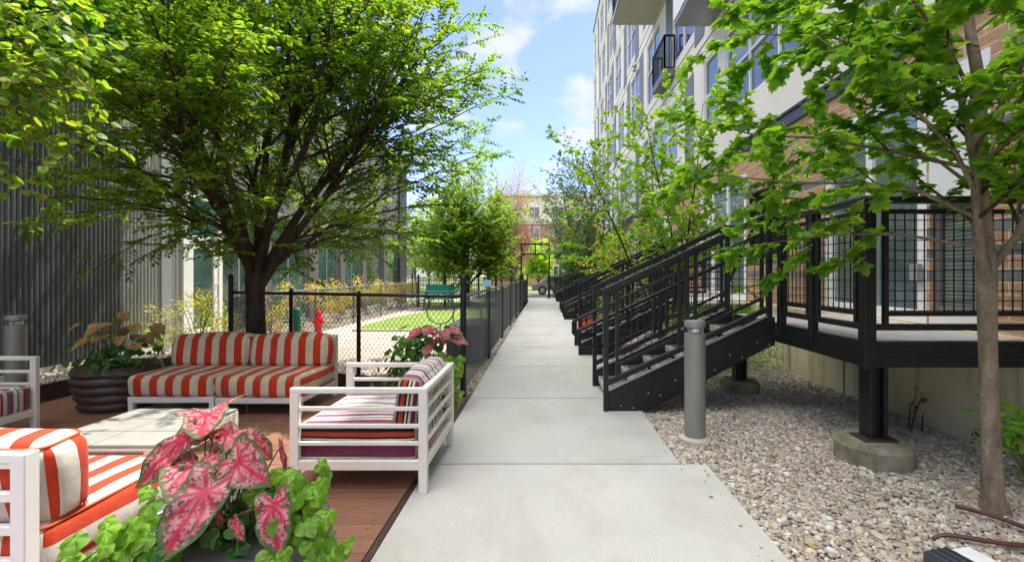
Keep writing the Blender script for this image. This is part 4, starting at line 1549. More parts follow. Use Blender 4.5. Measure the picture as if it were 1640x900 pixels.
tb = thing('coffee_table', 'square grey tiled coffee table with pale frame between the sofas', 'table', (-2.76, 3.2, 0))
x0, x1, y0, y1, zt = -3.15, -2.37, 2.8, 3.58, .40
m = MB(); m.bb(x0, x1, y0, y0 + .05, zt - .12, zt - .004); m.bb(x0, x1, y1 - .05, y1, zt - .12, zt - .004)
m.bb(x0, x0 + .05, y0 + .05, y1 - .05, zt - .118, zt - .005); m.bb(x1 - .05, x1, y0 + .05, y1 - .05, zt - .118, zt - .005)
m.build('frame', M['cream_frame'], tb, bevel=.004)
for x in (x0 + .03, x1 - .03):
    for y in (y0 + .03, y1 - .03):
        MB().bb(x - .03, x + .03, y - .03, y + .03, 0, zt - .121).build('leg', M['cream_frame'], tb, bevel=.004)
m = MB()
for i in range(2):
    for j in range(3):
        m.bb(x0 + .004 + i * .388, x0 + .388 + i * .388, y0 + .004 + j * .258, y0 + .26 + j * .258, zt - .003, zt + .016)
m.build('tile_top', M['tile'], tb, bevel=.003)
m = MB()
for i in range(3):
    m.bb(x0 + .06 + i * .222, x0 + .275 + i * .222, y0 - .008, y0 - .001, zt - .1, zt - .02)
m.build('side_tile', M['wood_slat'], tb)

# ------------------------------------------------------------------ bollard lights
def bollard(label, loc, h=1.06):
    t = thing('bollard_light', label, 'bollard', loc, 0, 'taupe bollard lights')
    r = .092
    L = [(.135, -.03), (.135, .018), (.11, .03), (r + .004, .032)]
    MB().lathe(L + [(r, .035)], n=32).build('base', M['curb'], t, smooth='angle', world=False)
    MB().lathe([(r, .03), (r, h - .115), (r - .012, h - .113)], n=36).build('post', M['bollard'], t, smooth='angle', world=False)
    MB().lathe([(r - .03, h - .114), (r - .035, h - .05)], n=24).build('lens', M['reflector'], t, smooth=True, world=False)
    m = MB()
    for q in range(4):
        a = q * PI / 2 + .6
        m.bb(math.cos(a) * (r - .012) - .006, math.cos(a) * (r - .012) + .006, math.sin(a) * (r - .012) - .006, math.sin(a) * (r - .012) + .006, h - .114, h - .05)
    m.build('lens_rib', M['bollard'], t, world=False)
    MB().lathe([(r - .03, h - .052), (r, h - .052), (r, h - .01), (r - .006, h), (0, h + .003)], n=36).build('cap', M['bollard'], t, smooth='angle', world=False)
    return t
bollard('taupe bollard light standing in the pebbles beside the nearest staircase', (1.345, 4.13, -.02))
bollard('taupe bollard light at the left edge in front of the corrugated wall', (-6.12, 5.35, -.05), 1.03)

# ------------------------------------------------------------------ planters
def wavy_pot(label, loc, r0, h, mat, waves=5, amp=.012, seed=0):
    t = thing('planter', label, 'planter', loc, 0, 'round planters')
    n, k = 72, 44
    vs, fs = [], []
    for i in range(k + 1):
        f = i / k
        z = h * f
        rb = r0 * (.80 + .20 * math.sin(min(1, f * 1.02) * PI / 2) - .03 * max(0, f - .8) * 5)
        for q in range(n):
            a = 2 * PI * q / n
            ph = f * waves * 2 * PI + 1.1 * math.sin(2 * a + seed) + .5 * math.sin(5 * a + 1.3 + f * 3)
            w = (abs(math.sin(ph / 2))) ** .7
            rr = rb + amp * (w - .5) * 2 * min(1, (1 - f) * 9) * min(1, f * 9 + .2)
            vs.append((rr * math.cos(a), rr * math.sin(a), z))
    for i in range(k):
        for q in range(n):
            q2 = (q + 1) % n
            fs.append((i * n + q, i * n + q2, (i + 1) * n + q2, (i + 1) * n + q))
    m = MB().add(vs, fs)
    rt = r0 * .97
    b = len(m.v)
    m.build('pot', mat, t, smooth=True, world=False)
    MB().lathe([(rt - .0, h - .008), (rt + .004, h + .006), (rt - .008, h + .014), (rt - .04, h + .012), (rt - .05, h - .02), (rt - .06, h - .12)], n=72).build('rim', mat, t, smooth=True, world=False)
    MB().lathe([(rt - .055, h - .07), (rt * .5, h - .045), (0, h - .04)], n=40).build('soil', M['soil'], t, smooth=True, world=False)
    return t
PA = Vector((-1.285, 1.83, 0))
PB = Vector((-4.72, 5.12, 0))
PC = Vector((-1.27, 5.02, 0))
wavy_pot('round charcoal planter in the foreground holding the big pink caladium', PA, .40, .44, M['pot_grey'], 4, .01, 1)
wavy_pot('round brown planter with wavy ribs left of the sofas', PB, .385, .45, M['pot_brown'], 5, .016, 2)
wavy_pot('round brown planter beside the fence corner behind the armchair', PC, .30, .42, M['pot_brown'], 5, .014, 3)

# ------------------------------------------------------------------ leaves
def basis(t, n):
    t = Vector(t).normalized()
    n = Vector(n)
    n = (n - t * n.dot(t))
    if n.length < 1e-4:
        n = t.orthogonal()
    n.normalize()
    return t, n.cross(t).normalized(), n

def heart_mesh(attach, tdir, nrm, L, wid=.75, lobe=.42, sinus=.12, droop=.18, fold=.18, rings=9, seg=56, wave=.02, seed=0):
    """arrow/heart leaf as polar grid about the petiole joint; returns verts, faces, edge, vein"""
    t, b, n = basis(tdir, nrm)
    keys_a = [0, 14, 30, 55, 80, 105, 130, 150, 166, 180]
    keys_r = [1.0, .80, .64, .56 * wid / .75, .53 * wid / .75, .50 * wid / .75, lobe * 1.12, lobe, lobe * .55, sinus]
    th = np.linspace(-180, 180, seg, endpoint=False)
    rr = np.interp(np.abs(th), keys_a, keys_r)
    veins = np.array([0, 28, -28, 58, -58, 95, -95, 146, -146])
    V = [np.zeros(3)]; E = [0.0]; VN = [0.0]
    rs = np.random.default_rng(seed)
    p0 = rs.uniform(0, 6)
    for i in range(1, rings + 1):
        f = (i / rings) ** .85
        for k in range(seg):
            a = R(th[k]); r = rr[k] * f
            x, y = r * math.cos(a), r * math.sin(a)
            z = -droop * max(0, x) ** 2 - fold * (abs(y) ** 1.3) * -1 - droop * .8 * max(0, -x) ** 2 + wave * f * math.sin(5 * a + p0) + .02 * math.sin(14 * x + 9 * y)
            da = np.min(np.abs((th[k] - veins + 180) % 360 - 180))
            vd = r * math.sin(R(min(90, da)))
            # side veins off the midrib
            if abs(th[k]) < 30 and x > .1:
                vd = min(vd, abs(((x - abs(y) * .9) % .17) - .085 + .085 * 0) * .6 + .012 if abs(y) > .01 else vd)
            V.append(np.array([x, y, z])); E.append(f); VN.append(min(1, vd / (.055 - .03 * f)))
    V = np.array(V) * L
    W_ = np.array(attach)[None] + V[:, :1] * np.array(t)[None] + V[:, 1:2] * np.array(b)[None] + V[:, 2:3] * np.array(n)[None]
    tri = np.array([[0, 1 + k, 1 + (k + 1) % seg] for k in range(seg)])
    q = []
    for i in range(rings - 1):
        for k in range(seg):
            k2 = (k + 1) % seg
            q.append([1 + i * seg + k, 1 + (i + 1) * seg + k, 1 + (i + 1) * seg + k2, 1 + i * seg + k2])
    return W_, tri, np.array(q), np.array(E), np.array(VN)

def big_leaf(par, attach, tip, nrm, mat, wid=.75, lobe=.42, droop=.15, fold=.15, seed=0, stem_from=None, stem_mat=None, name='leaf'):
    attach, tip = Vector(attach), Vector(tip)
    d = tip - attach
    L = d.length * 1.03
    V, tri, q, E, VN = heart_mesh(attach, d, nrm, L, wid, lobe, .1, droop, fold, seed=seed)
    o = np_mesh(name, V, [tri, q], mat, par, True, off=root_loc(par), attrs={'edge': E, 'vein': VN})
    if stem_from is not None:
        s = Vector(stem_from)
        mid = (s + attach) / 2 + Vector((0, 0, .06))
        pts = []
        for k in range(9):
            f = k / 8
            pts.append(s * (1 - f) ** 2 + mid * 2 * f * (1 - f) + attach * f * f)
        MB().tube(pts, [.0045 - .002 * k / 8 for k in range(9)], 6).build('leaf_stalk', stem_mat or M['stem_red'], o, smooth=True)
    return o

# generic leaf clouds ------------------------------------------------
TPL = {
    'oval': (np.array([(0, 0, 0), (.28, .2, .05), (.62, .2, .04), (1, 0, -.06), (.62, -.2, .04), (.28, -.2, .05), (.5, 0, -.01)]),
             [np.array([[0, 6, 2, 1], [6, 3, 2, 2], [0, 5, 4, 6], [6, 4, 3, 3]])]),
}
TPL['oval'] = (np.array([(0, 0, 0), (.3, .2, .06), (.68, .18, .03), (1, 0, -.08), (.68, -.18, .03), (.3, -.2, .06)], float),
               np.array([[0, 3, 2, 1], [0, 5, 4, 3]]))
TPL['round'] = (np.array([(0, 0, 0), (.02, .3, .06), (.4, .46, .04), (.8, .3, 0), (1, 0, -.06), (.8, -.3, 0), (.4, -.46, .04), (.02, -.3, .06)], float),
                np.array([[0, 4, 3, 2], [0, 2, 1, 1], [0, 6, 5, 4], [0, 7, 6, 6]]))
TPL['heart'] = (np.array([(0, 0, 0), (-.16, .2, .05), (-.05, .42, .06), (.3, .43, .02), (.66, .24, -.04), (1, 0, -.24), (.66, -.24, -.04), (.3, -.43, .02), (-.05, -.42, .06), (-.16, -.2, .05), (.45, 0, -.05)], float),
                None)
def _maple():
    ang = [(180, .10), (158, .34), (132, .60), (116, .47), (103, .52), (88, .70), (74, .86), (64, .66), (52, .56), (43, .54), (30, .66), (19, .84), (10, .82), (0, 1.05)]
    pts = []
    for a, r in ang:
        pts.append((r * math.cos(R(a)), r * math.sin(R(a))))
    full = pts + [(x, -y) for x, y in pts[-2:0:-1]]
    P = np.array([(x + .1, y, -.22 * (x * x) + .16 * abs(y) - .30 * y * y) for x, y in full])
    return P
def fan_tpl(P, c=(.1, 0, 0)):
    V = np.concatenate([[c], P])
    n = len(P)
    F = np.array([[0, 1 + i, 1 + (i + 1) % n] for i in range(n)])
    return V, F
TPL['maple'] = fan_tpl(_maple())
_hv, _ht, _hq, _he, _hn = heart_mesh((0, 0, 0), (1, 0, 0), (0, 0, 1), 1.0, .98, .46, .12, .34, -.30, 6, 36, .06, 3)
TPL['heart'] = (_hv, np.concatenate([_ht, _hq[:, [0, 1, 2]], _hq[:, [0, 2, 3]]]))
TPL['blade'] = (np.array([(0, .5, 0), (0, -.5, 0), (1, 0, 0)], float), np.array([[0, 1, 2]]))

def leaf_cloud(name, pos, tdir, nrm, size, kind, mat, par=None, wid=1.0):
    T, F = TPL[kind]
    pos, t, n = np.asarray(pos, float), np.asarray(tdir, float), np.asarray(nrm, float)
    t = t / np.maximum(np.linalg.norm(t, axis=1, keepdims=True), 1e-9)
    n = n - t * np.sum(n * t, 1, keepdims=True)
    n = n / np.maximum(np.linalg.norm(n, axis=1, keepdims=True), 1e-9)
    b = np.cross(n, t)
    s = np.asarray(size, float)[:, None, None]
    V = pos[:, None] + s * (T[None, :, :1] * t[:, None] + wid * T[None, :, 1:2] * b[:, None] + T[None, :, 2:] * n[:, None])
    k = len(T)
    if F.shape[1] == 4:
        q = F[F[:, 2] != F[:, 3]]; tr = F[F[:, 2] == F[:, 3]][:, :3]
        fl = [(x[None] + (np.arange(len(pos)) * k)[:, None, None]).reshape(-1, x.shape[1]) for x in (q, tr) if len(x)]
    else:
        fl = [(F[None] + (np.arange(len(pos)) * k)[:, None, None]).reshape(-1, F.shape[1])]
    return np_mesh(name, V.reshape(-1, 3), fl, mat, par, kind == 'heart', off=root_loc(par) if par is not None else None,
                   attrs={'edge': np.tile(_he, len(pos)), 'vein': np.tile(_hn, len(pos))} if kind == 'heart' else None)

def rand_unit(n, up=0.0, spread=1.0, g=nrg):
    v = g.normal(0, spread, (n, 3))
    v[:, 2] += up
    return v / np.linalg.norm(v, axis=1, keepdims=True)

def arch(p0, p1, sag, n=8):
    p0, p1 = Vector(p0), Vector(p1)
    return [p0.lerp(p1, k / (n - 1)) + Vector((0, 0, sag * 4 * (k / (n - 1)) * (1 - k / (n - 1)))) for k in range(n)]

# foreground caladium: attach/tip by place, leaf by leaf --------------
cal = thing('caladium_plant', 'pink speckled caladium with large arrow leaves in the foreground planter', 'plant', PA + Vector((0, 0, .40)))
zs = .41
def CP(x, y, d):      # a spot read off the photograph's lower left quarter
    return at(x / 2.904, 590 + y / 2.904, d)
LEAVES = [  # attach, tip, distance attach, distance tip, normal, wid, lobe, droop
    ((962, 212), (925, 300), 1.98, 1.80, (.1, -.5, .85), .62, .78, .12),
    ((868, 322), (588, 538), 1.86, 1.78, (.1, -.55, .8), .42, .30, .2),
    ((905, 450), (790, 612), 1.80, 1.62, (.15, -.85, .5), .85, .66, .22),
    ((955, 572), (728, 885), 1.66, 1.50, (.2, -.8, .6), .62, .50, .2),
    ((1105, 432), (1226, 526), 1.74, 1.66, (-.3, -.75, .6), .80, .62, .2),
    ((1270, 632), (1280, 872), 1.66, 1.58, (.1, -1, .35), .58, .40, .16),
    ((1182, 335), (1250, 416), 1.86, 1.80, (-.25, -.7, .5), .55, .55, .15),
    ((1072, 262), (1084, 306), 1.9, 1.87, (-.9, -.5, .2), .6, .5, .1),
    ((1310, 355), (1320, 482), 1.86, 1.80, (-.8, -.55, .2), .5, .45, .15),
    ((1345, 600), (1395, 680), 1.76, 1.72, (-.6, -.7, .2), .5, .45, .15),
    ((1040, 300), (1205, 378), 1.95, 1.88, (0, -.35, .9), .40, .32, .2),
    ((1090, 712), (1128, 804), 1.62, 1.58, (-.3, -.9, .2), .5, .3, .15),
    ((1000, 300), (880, 345), 1.95, 1.93, (.1, -.35, .95), .42, .4, .15),
    ((1235, 520), (1262, 548), 1.8, 1.78, (0, -.6, .7), .7, .5, .1),
    ((985, 470), (1060, 430), 1.84, 1.9, (.2, -.6, .7), .5, .5, .15),
    ((1020, 640), (1010, 740), 1.72, 1.66, (-.5, -.8, .3), .45, .4, .2),
    ((850, 610), (760, 700), 1.70, 1.62, (.5, -.7, .4), .45, .4, .2),
]
for i, (a, tp, d0, d1, nr, wd, lb, dr) in enumerate(LEAVES):
    A, T_ = CP(a[0], a[1], d0), CP(tp[0], tp[1], d1)
    sx = PA + Vector((rng.uniform(-.09, .12), rng.uniform(-.1, .1), zs))
    big_leaf(cal, A, T_, nr, M['caladium'], wd * .88, lb, dr, .12, i, sx, M['stem_red'])
def small_caladium(label, base, n, spread, hgt, size, mat, seed):
    t = thing('caladium_plant', label, 'plant', base)
    r_ = random.Random(seed)
    for i in range(n):
        a = i * 2.4 + r_.uniform(-.4, .4)
        rad = spread * math.sqrt((i + .5) / n)
        h = hgt * r_.uniform(.55, 1.05) * (1 - .25 * rad / spread)
        A = Vector(base) + Vector((rad * math.cos(a), rad * math.sin(a), h))
        out = Vector((math.cos(a), math.sin(a) - .35, -.75 + r_.uniform(-.2, .5)))
        T_ = A + out.normalized() * size * r_.uniform(.65, 1.1)
        big_leaf(t, A, T_, (math.cos(a) * .5, math.sin(a) * .5 - .5, .8), mat, .85, .5, .15, .1, seed + i, Vector(base) + Vector((r_.uniform(-.06, .06), r_.uniform(-.06, .06), -.02)), M['stem'])
    return t
small_caladium('green and salmon caladium rising from the brown planter left of the sofas', PB + Vector((0, 0, .42)), 23, .36, .62, .135, M['caladium_small'], 40)
small_caladium('rose red caladium in the planter at the fence corner', PC + Vector((.1, 0, .40)), 17, .24, .55, .15, M['caladium_red'], 70)

def vine(label, base, spots, n_leaf, size, mat, seed, tot=.16):
    """trailing vine: runs from the soil to each spot, heart leaves along it"""
    t = thing('potato_vine', label, 'plant', base)
    g = np.random.default_rng(seed)
    st = MB(); P, T_, N_ = [], [], []
    for sp_ in spots:
        sp_ = Vector(sp_)
        b0 = Vector(base) + Vector((g.uniform(-.1, .1), g.uniform(-.1, .1), 0))
        mid = (b0 + sp_) / 2 + Vector((0, 0, .12))
        pts = [b0 * (1 - f) ** 2 + mid * 2 * f * (1 - f) + sp_ * f * f for f in np.linspace(0, 1, 8)]
        st.tube(pts, .0035, 5)
        out = (sp_ - Vector(base)); out.z = 0
        out = out.normalized() if out.length > 1e-4 else Vector((0, -1, 0))
        for k in range(n_leaf):
            f = g.uniform(.45, 1.02)
            p = b0 * (1 - f) ** 2 + mid * 2 * f * (1 - f) + sp_ * f * f + Vector(g.normal(0, tot * .33, 3))
            P.append(p[:]); T_.append((out.x * .6 + g.normal(0, .45), out.y * .6 + g.normal(0, .45) - .2, -.75 + g.normal(0, .3)))
            N_.append((out.x * .6 + g.normal(0, .25), out.y * .6 - .35 + g.normal(0, .25), .75))
    leaf_cloud('leaves', P, T_, N_, size * g.uniform(.6, 1.2, len(P)), 'heart', mat, t)
    st.build('stem', M['stem'], t, smooth=True)
    return t
vine('lime green trailing vine spilling over the right rim of the foreground planter', PA + Vector((.14, .0, .40)),
     [at(500, 800, 1.72), at(520, 830, 1.7), at(490, 850, 1.66), at(512, 880, 1.64), at(480, 775, 1.8), at(530, 780, 1.8), at(505, 860, 1.6), at(470, 815, 1.75), at(522, 900, 1.62), at(500, 920, 1.6)], 9, .058, M['vine_lime'], 3)
vine('lime green vine on the left side of the foreground planter, beside the seat cushion', PA + Vector((-.12, -.05, .40)),
     [at(190, 850, 1.6), at(160, 880, 1.55), at(215, 885, 1.52), at(130, 900, 1.55), at(205, 915, 1.5)], 9, .062, M['vine_lime'], 4)
vine('green vine covering the top of the brown planter left of the sofas', PB + Vector((0, 0, .42)),
     [PB + Vector((x, y, z)) for x, y, z in ((-.3, -.2, .5), (-.15, -.35, .52), (.1, -.38, .5), (.3, -.25, .52), (.36, .0, .5), (.42, -.1, .3), (.4, .05, .1), (-.35, .1, .52), (0, -.2, .58), (.2, 0, .6), (-.38, -.15, .42), (.44, -.05, .18))], 16, .055, M['vine_green'], 5, .22)
vine('lime green vine hanging from the planter at the fence corner', PC + Vector((.1, -.05, .40)),
     [PC + Vector((x, y, z)) for x, y, z in ((.25, -.15, .5), (.3, -.1, .35), (.3, -.2, .2), (.22, -.28, .32), (.1, -.3, .42), (.28, -.12, .12), (.15, -.2, .56), (.33, -.05, .5))], 14, .07, M['vine_lime'], 6, .16)
vine('dark green leafy plant on the left of the planter at the fence corner', PC + Vector((-.05, 0, .40)),
     [PC + Vector((x, y, z)) for x, y, z in ((-.3, -.1, .72), (-.42, 0, .5), (-.2, -.2, .6), (-.15, .05, .8), (-.48, -.1, .35), (-.05, -.1, .7), (-.35, .1, .62))], 18, .075, M['vine_green'], 7, .22)

vine('low dark green leaves filling the soil of the foreground planter under the caladium', PA + Vector((0, 0, .40)),
     [PA + Vector((x, y, .46 + z)) for x, y, z in ((-.2, -.2, 0), (0, -.28, .02), (.2, -.2, 0), (.26, 0, .03), (-.26, 0, .03), (0, 0, .05), (.12, .15, .05), (-.12, .18, .05), (.08, -.12, .04), (-.08, -.1, .05))], 8, .045, M['vine_green'], 8, .2)

def grass(label, base, ends, mat, r=.0026):
    t = thing('fountain_grass', label, 'plant', base)
    P = []
    g = random.Random(int(abs(base[0]) * 1000))
    V, F = [], []
    for e in ends:
        b0 = Vector(base) + Vector((g.uniform(-.07, .07), g.uniform(-.07, .07), 0))
        e = Vector(e)
        mid = b0.lerp(e, .5) + Vector((0, 0, .14))
        n = 10
        sd_ = (e - b0).cross(Vector((0, 0, 1)))
        sd_ = sd_.normalized() if sd_.length > 1e-5 else Vector((1, 0, 0))
        b = len(V)
        for k in range(n):
            f = k / (n - 1)
            p = b0 * (1 - f) ** 2 + mid * 2 * f * (1 - f) + e * f * f
            w = r * (1 - f * .85)
            V += [(p + sd_ * w)[:], (p - sd_ * w)[:], (p + Vector((0, 0, w * .6)))[:]]
        for k in range(n - 1):
            for q in range(3):
                q2 = (q + 1) % 3
                F.append([b + k * 3 + q, b + k * 3 + q2, b + k * 3 + 3 + q2, b + k * 3 + 3 + q])
    np_mesh('blades', np.array(V), np.array(F), mat, t, off=root_loc(t))
    return t
ge = [at(90, 747, 1.9), at(155, 730, 1.85), at(50, 850, 1.7), at(560, 722, 1.75), at(535, 755, 1.72), at(410, 690, 2.0), at(440, 670, 2.0), at(330, 880, 1.6), at(395, 640, 1.9)]
for k in range(150):
    a = rng.uniform(0, 2 * PI)
    ge.append(PA + Vector((.12 + .26 * math.cos(a) * rng.uniform(.3, 1), .24 * math.sin(a) * rng.uniform(.3, 1), .42 + rng.uniform(.03, .26))))
grass('thin grass blades arching out of the foreground planter', PA + Vector((.06, 0, .40)), ge, M['grass_blade'], .0024)
grass('pale grass blades arching over the path from the fence corner planter', PC + Vector((.15, 0, .42)),
      [PC + Vector((.75, .3, .35)), PC + Vector((.7, .1, .2)), PC + Vector((.55, .2, .5)), PC + Vector((.6, -.05, .38)), PC + Vector((.45, .25, .62))], M['grass_blade'], .0035)

# ------------------------------------------------------------------ dog park things
hy = thing('fire_hydrant', 'bright red dog park fire hydrant behind the fence', 'hydrant', (-5.38, 11.0, 0))
MB().lathe([(.15, 0), (.15, .04), (.1, .05), (.095, .42), (.125, .43), (.125, .47), (.1, .48), (.095, .55), (.07, .63), (.03, .67), (.03, .72), (0, .73)], (-5.38, 11, 0), 20).build('barrel', M['red'], hy, smooth='angle')
for sx in (-1, 1):
    MB().tube([(-5.38 + sx * .09, 11, .36), (-5.38 + sx * .17, 11, .36)], .05, 10).build('outlet', M['red'], hy, smooth='angle')
MB().tube([(-5.38, 10.92, .34), (-5.38, 10.83, .34)], .065, 12).build('outlet', M['red'], hy, smooth='angle')
hy.scale = (.78, .78, .92)
fo = thing('dog_fountain', 'dark green post shaped drinking fountain left of the red hydrant', 'fountain', (-5.3, 9.9, 0))
MB().lathe([(.075, 0), (.075, .68), (.06, .72), (.03, .745), (0, .75)], (-5.3, 9.9, 0), 18).build('post', M['green_paint'], fo, smooth='angle')
for sx, z in ((1, .56), (-1, .52)):
    MB().tube([(-5.3, 9.88, z), (-5.3 + sx * .13, 9.86, z), (-5.3 + sx * .18, 9.86, z + .05)], .014, 8).build('spout', M['bolt'], fo, smooth=True)
    MB().lathe([(.02, 0), (.075, .02), (.085, .045), (.08, .045), (.0, .02)], (-5.3 + sx * .2, 9.86, z - .1), 16).build('bowl', M['green_paint'], fo, smooth='angle')
def hoop(label, x, y, r, zc, rotz):
    t = thing('agility_hoop', label, 'hoop', (x, y, 0), rotz, 'agility hoops in the dog park')
    MB().tube([(r * math.cos(a), 0, zc + r * math.sin(a)) for a in np.linspace(0, 2 * PI, 40, endpoint=False)], .012, 8, closed=True).build('ring', M['green_paint'], t, smooth=True, world=False)
    MB().tube([(0, 0, 0), (0, 0, zc - r)], .014, 8).build('stand', M['green_paint'], t, smooth=True, world=False)
hoop('thin green agility hoop on the turf seen through the front fence', -1.85, 8.2, .24, .82, 0)
hoop('thin green agility hoop right of the other, crossing the fence corner post', -1.42, 8.5, .26, .70, .3)
hoop('tall green agility hoop standing nearest the picnic table', -2.45, 13.6, .30, 1.0, .2)
pt = thing('picnic_table', 'teal picnic table with benches at the back of the dog park', 'picnic table', (-4.4, 19.6, 0))
cx, cy = -4.5, 19.6
m = MB(); m.bb(cx - .7, cx + .7, cy - .35, cy + .35, .72, .76)
m.build('table_top', M['teal'], pt)
for sy in (-1, 1):
    MB().bb(cx - .75, cx + .75, cy + sy * .65 - .13, cy + sy * .65 + .13, .42, .46).build('bench', M['teal'], pt)
for sx in (-.5, .5):
    m = MB(); m.beam((cx + sx, cy - .65, .42), (cx + sx, cy + .65, .42), .06, .05); m.beam((cx + sx, cy - .5, 0), (cx + sx, cy - .15, .72), .06, .06); m.beam((cx + sx, cy + .5, 0), (cx + sx, cy + .15, .72), .06, .06)
    m.build('leg', M['wood_slat'], pt)
bp = thing('notice_panel', 'teal back board with a round wheel ornament behind the picnic table', 'panel', (-4.6, 20.3, 0))
MB().bb(-5.2, -3.95, 20.28, 20.33, .62, 1.02).build('board', M['teal'], bp, bevel=.01)
for x in (-5.1, -4.05):
    MB().bb(x - .03, x + .03, 20.335, 20.39, 0, 1.0).build('post', M['green_paint'], bp)
MB().tube([(-3.95 + .2 * math.cos(a), 20.25, .88 + .2 * math.sin(a)) for a in np.linspace(0, 2 * PI, 24, endpoint=False)], .03, 8, closed=True).build('wheel', M['green_paint'], bp, smooth=True)
m = MB()
for k in range(4):
    a = k * PI / 4
    m.tube([(-3.95 - .2 * math.cos(a), 20.25, .88 - .2 * math.sin(a)), (-3.95 + .2 * math.cos(a), 20.25, .88 + .2 * math.sin(a))], .012, 6)
m.build('spoke', M['green_paint'], bp)
bn = thing('storage_bin', 'dark grey bin inside the dog park against the path side fence', 'bin', (-1.35, 8.3, 0))
MB().bb(-1.62, -1.08, 7.6, 8.9, 0, .56).build('body', M['bin'], bn, bevel=.02)
MB().bb(-1.65, -1.05, 7.57, 8.93, .562, .61).build('lid', M['bin'], bn, bevel=.015)
sg = thing('waste_station', 'small pale blue board on a post with two dark canisters beyond the fence', 'station', (-2.55, 20.3, 0))
MB().bb(-2.58, -2.52, 20.28, 20.34, 0, .95).build('post', M['black'], sg)
MB().bb(-2.74, -2.33, 20.24, 20.275, .92, 1.22).build('board', M['blue_sign'], sg, bevel=.01)
for x in (-2.64, -2.46):
    MB().lathe([(.05, 0), (.05, .1), (.03, .13), (0, .135)], (x, 20.3, 1.222), 12).build('canister', M['black'], sg, smooth='angle')

# ------------------------------------------------------------------ loose things on the right
oc = thing('orange_crate', 'bright orange slatted crate behind the second staircase railing', 'crate', (1.02, 11.0, 0))
m = MB()
for k in range(4):
    z = .06 + k * .11
    m.bb(.80, 1.24, 10.8, 10.82, z, z + .075); m.bb(.80, 1.24, 11.18, 11.2, z, z + .075)
    m.bb(.80, .82, 10.82, 11.18, z, z + .075); m.bb(1.22, 1.24, 10.82, 11.18, z, z + .075)
m.build('slat', M['orange'], oc, bevel=.005)
m = MB()
for x in (.82, 1.22):
    for y in (10.82, 11.18):
        m.bb(x - .025, x + .025, y - .025, y + .025, 0, .5)
m.bb(.8, 1.24, 10.8, 11.2, .02, .04)
m.build('corner_post', M['orange'], oc, bevel=.004)
hz = [(2.545, 2.86, .02), (2.60, 2.78, .03), (2.66, 2.70, .03), (2.71, 2.62, .025), (2.725, 2.54, .022), (2.70, 2.475, .02), (2.62, 2.445, .02), (2.50, 2.45, .02), (2.38, 2.485, .02), (2.28, 2.53, .018), (2.21, 2.565, .005), (2.16, 2.58, -.03)]
sm = []
H_ = [Vector(p) for p in hz]
for i in range(len(H_) - 1):
    p0, p1, p2, p3 = H_[max(0, i - 1)], H_[i], H_[i + 1], H_[min(len(H_) - 1, i + 2)]
    for k in range(5):
        f = k / 5
        sm.append(.5 * ((2 * p1) + (p2 - p0) * f + (2 * p0 - 5 * p1 + 4 * p2 - p3) * f * f + (3 * p1 - p0 - 3 * p2 + p3) * f ** 3))
tag(MB().tube(sm, .0125, 10).build('garden_hose', M['hose'], None, smooth=True), 'reddish brown irrigation hose looping over the pebbles by the maple trunk', 'hose')
fl = thing('ground_floodlight', 'small slate and white floodlight lying in the pebbles at the bottom right', 'floodlight', (2.03, 2.22, 0))
rt_ = Matrix.Rotation(R(12), 3, 'Z')
m = MB(); m.box((1.96, 2.22, .035), (.15, .17, .11), rt_); m.build('housing', M['fixture_dark'], fl, bevel=.008)
m = MB(); m.box((2.10, 2.25, .03), (.13, .16, .1), rt_); m.build('lamp_head', M['fixture_white'], fl, bevel=.008)
m = MB()
for k in range(3):
    m.box((1.93 + k * .04, 2.21 + k * .008, .094), (.012, .15, .012), rt_)
m.build('cooling_fin', M['fixture_dark'], fl)

# parked car beyond the path
car = thing('parked_car', 'grey parked car partly hidden beyond the end of the path', 'car', (1.2, 34, 0))
prof = [(-2.1, .35), (-2.15, .7), (-1.5, .88), (-.85, 1.36), (.7, 1.4), (1.35, .95), (2.05, .85), (2.1, .35)]
MB().prism([(1.2 + x, 33.2, z) for x, z in prof], (0, 1.65, 0)).build('body', M['grey_car'], car, bevel=.06)
MB().prism([(1.2 + x, 33.19, z) for x, z in [(-1.3, .92), (-.8, 1.29), (.65, 1.32), (1.15, .96)]], (0, 1.67, 0)).build('window', M['glass_dark'], car)
for x in (-1.35, 1.3):
    for y in (33.18, 34.7):
        w = MB().tube([(1.2 + x, y, .32), (1.2 + x, y + .2, .32)], .32, 20).build('wheel', M['tyre'], car, smooth='angle')
        MB().tube([(1.2 + x, y - .006, .32), (1.2 + x, y + .206, .32)], .19, 16).build('rim', M['bolt'], w, smooth='angle')

# ================================================================== TREES, SHRUBS
def limb(p0, d0, L, n, g, up=0.0, wob=.12, droop=0.0):
    p, d = Vector(p0), Vector(d0).normalized()
    pts = [p.copy()]
    for k in range(n):
        d = d + Vector((g.gauss(0, wob), g.gauss(0, wob), g.gauss(0, wob) + up - droop * k / n))
        d.normalize()
        p = p + d * (L / n)
        pts.append(p.copy())
    return pts

def along(pts, f):
    x = f * (len(pts) - 1)
    i = min(int(x), len(pts) - 2)
    return pts[i].lerp(pts[i + 1], x - i), (pts[i + 1] - pts[i]).normalized()

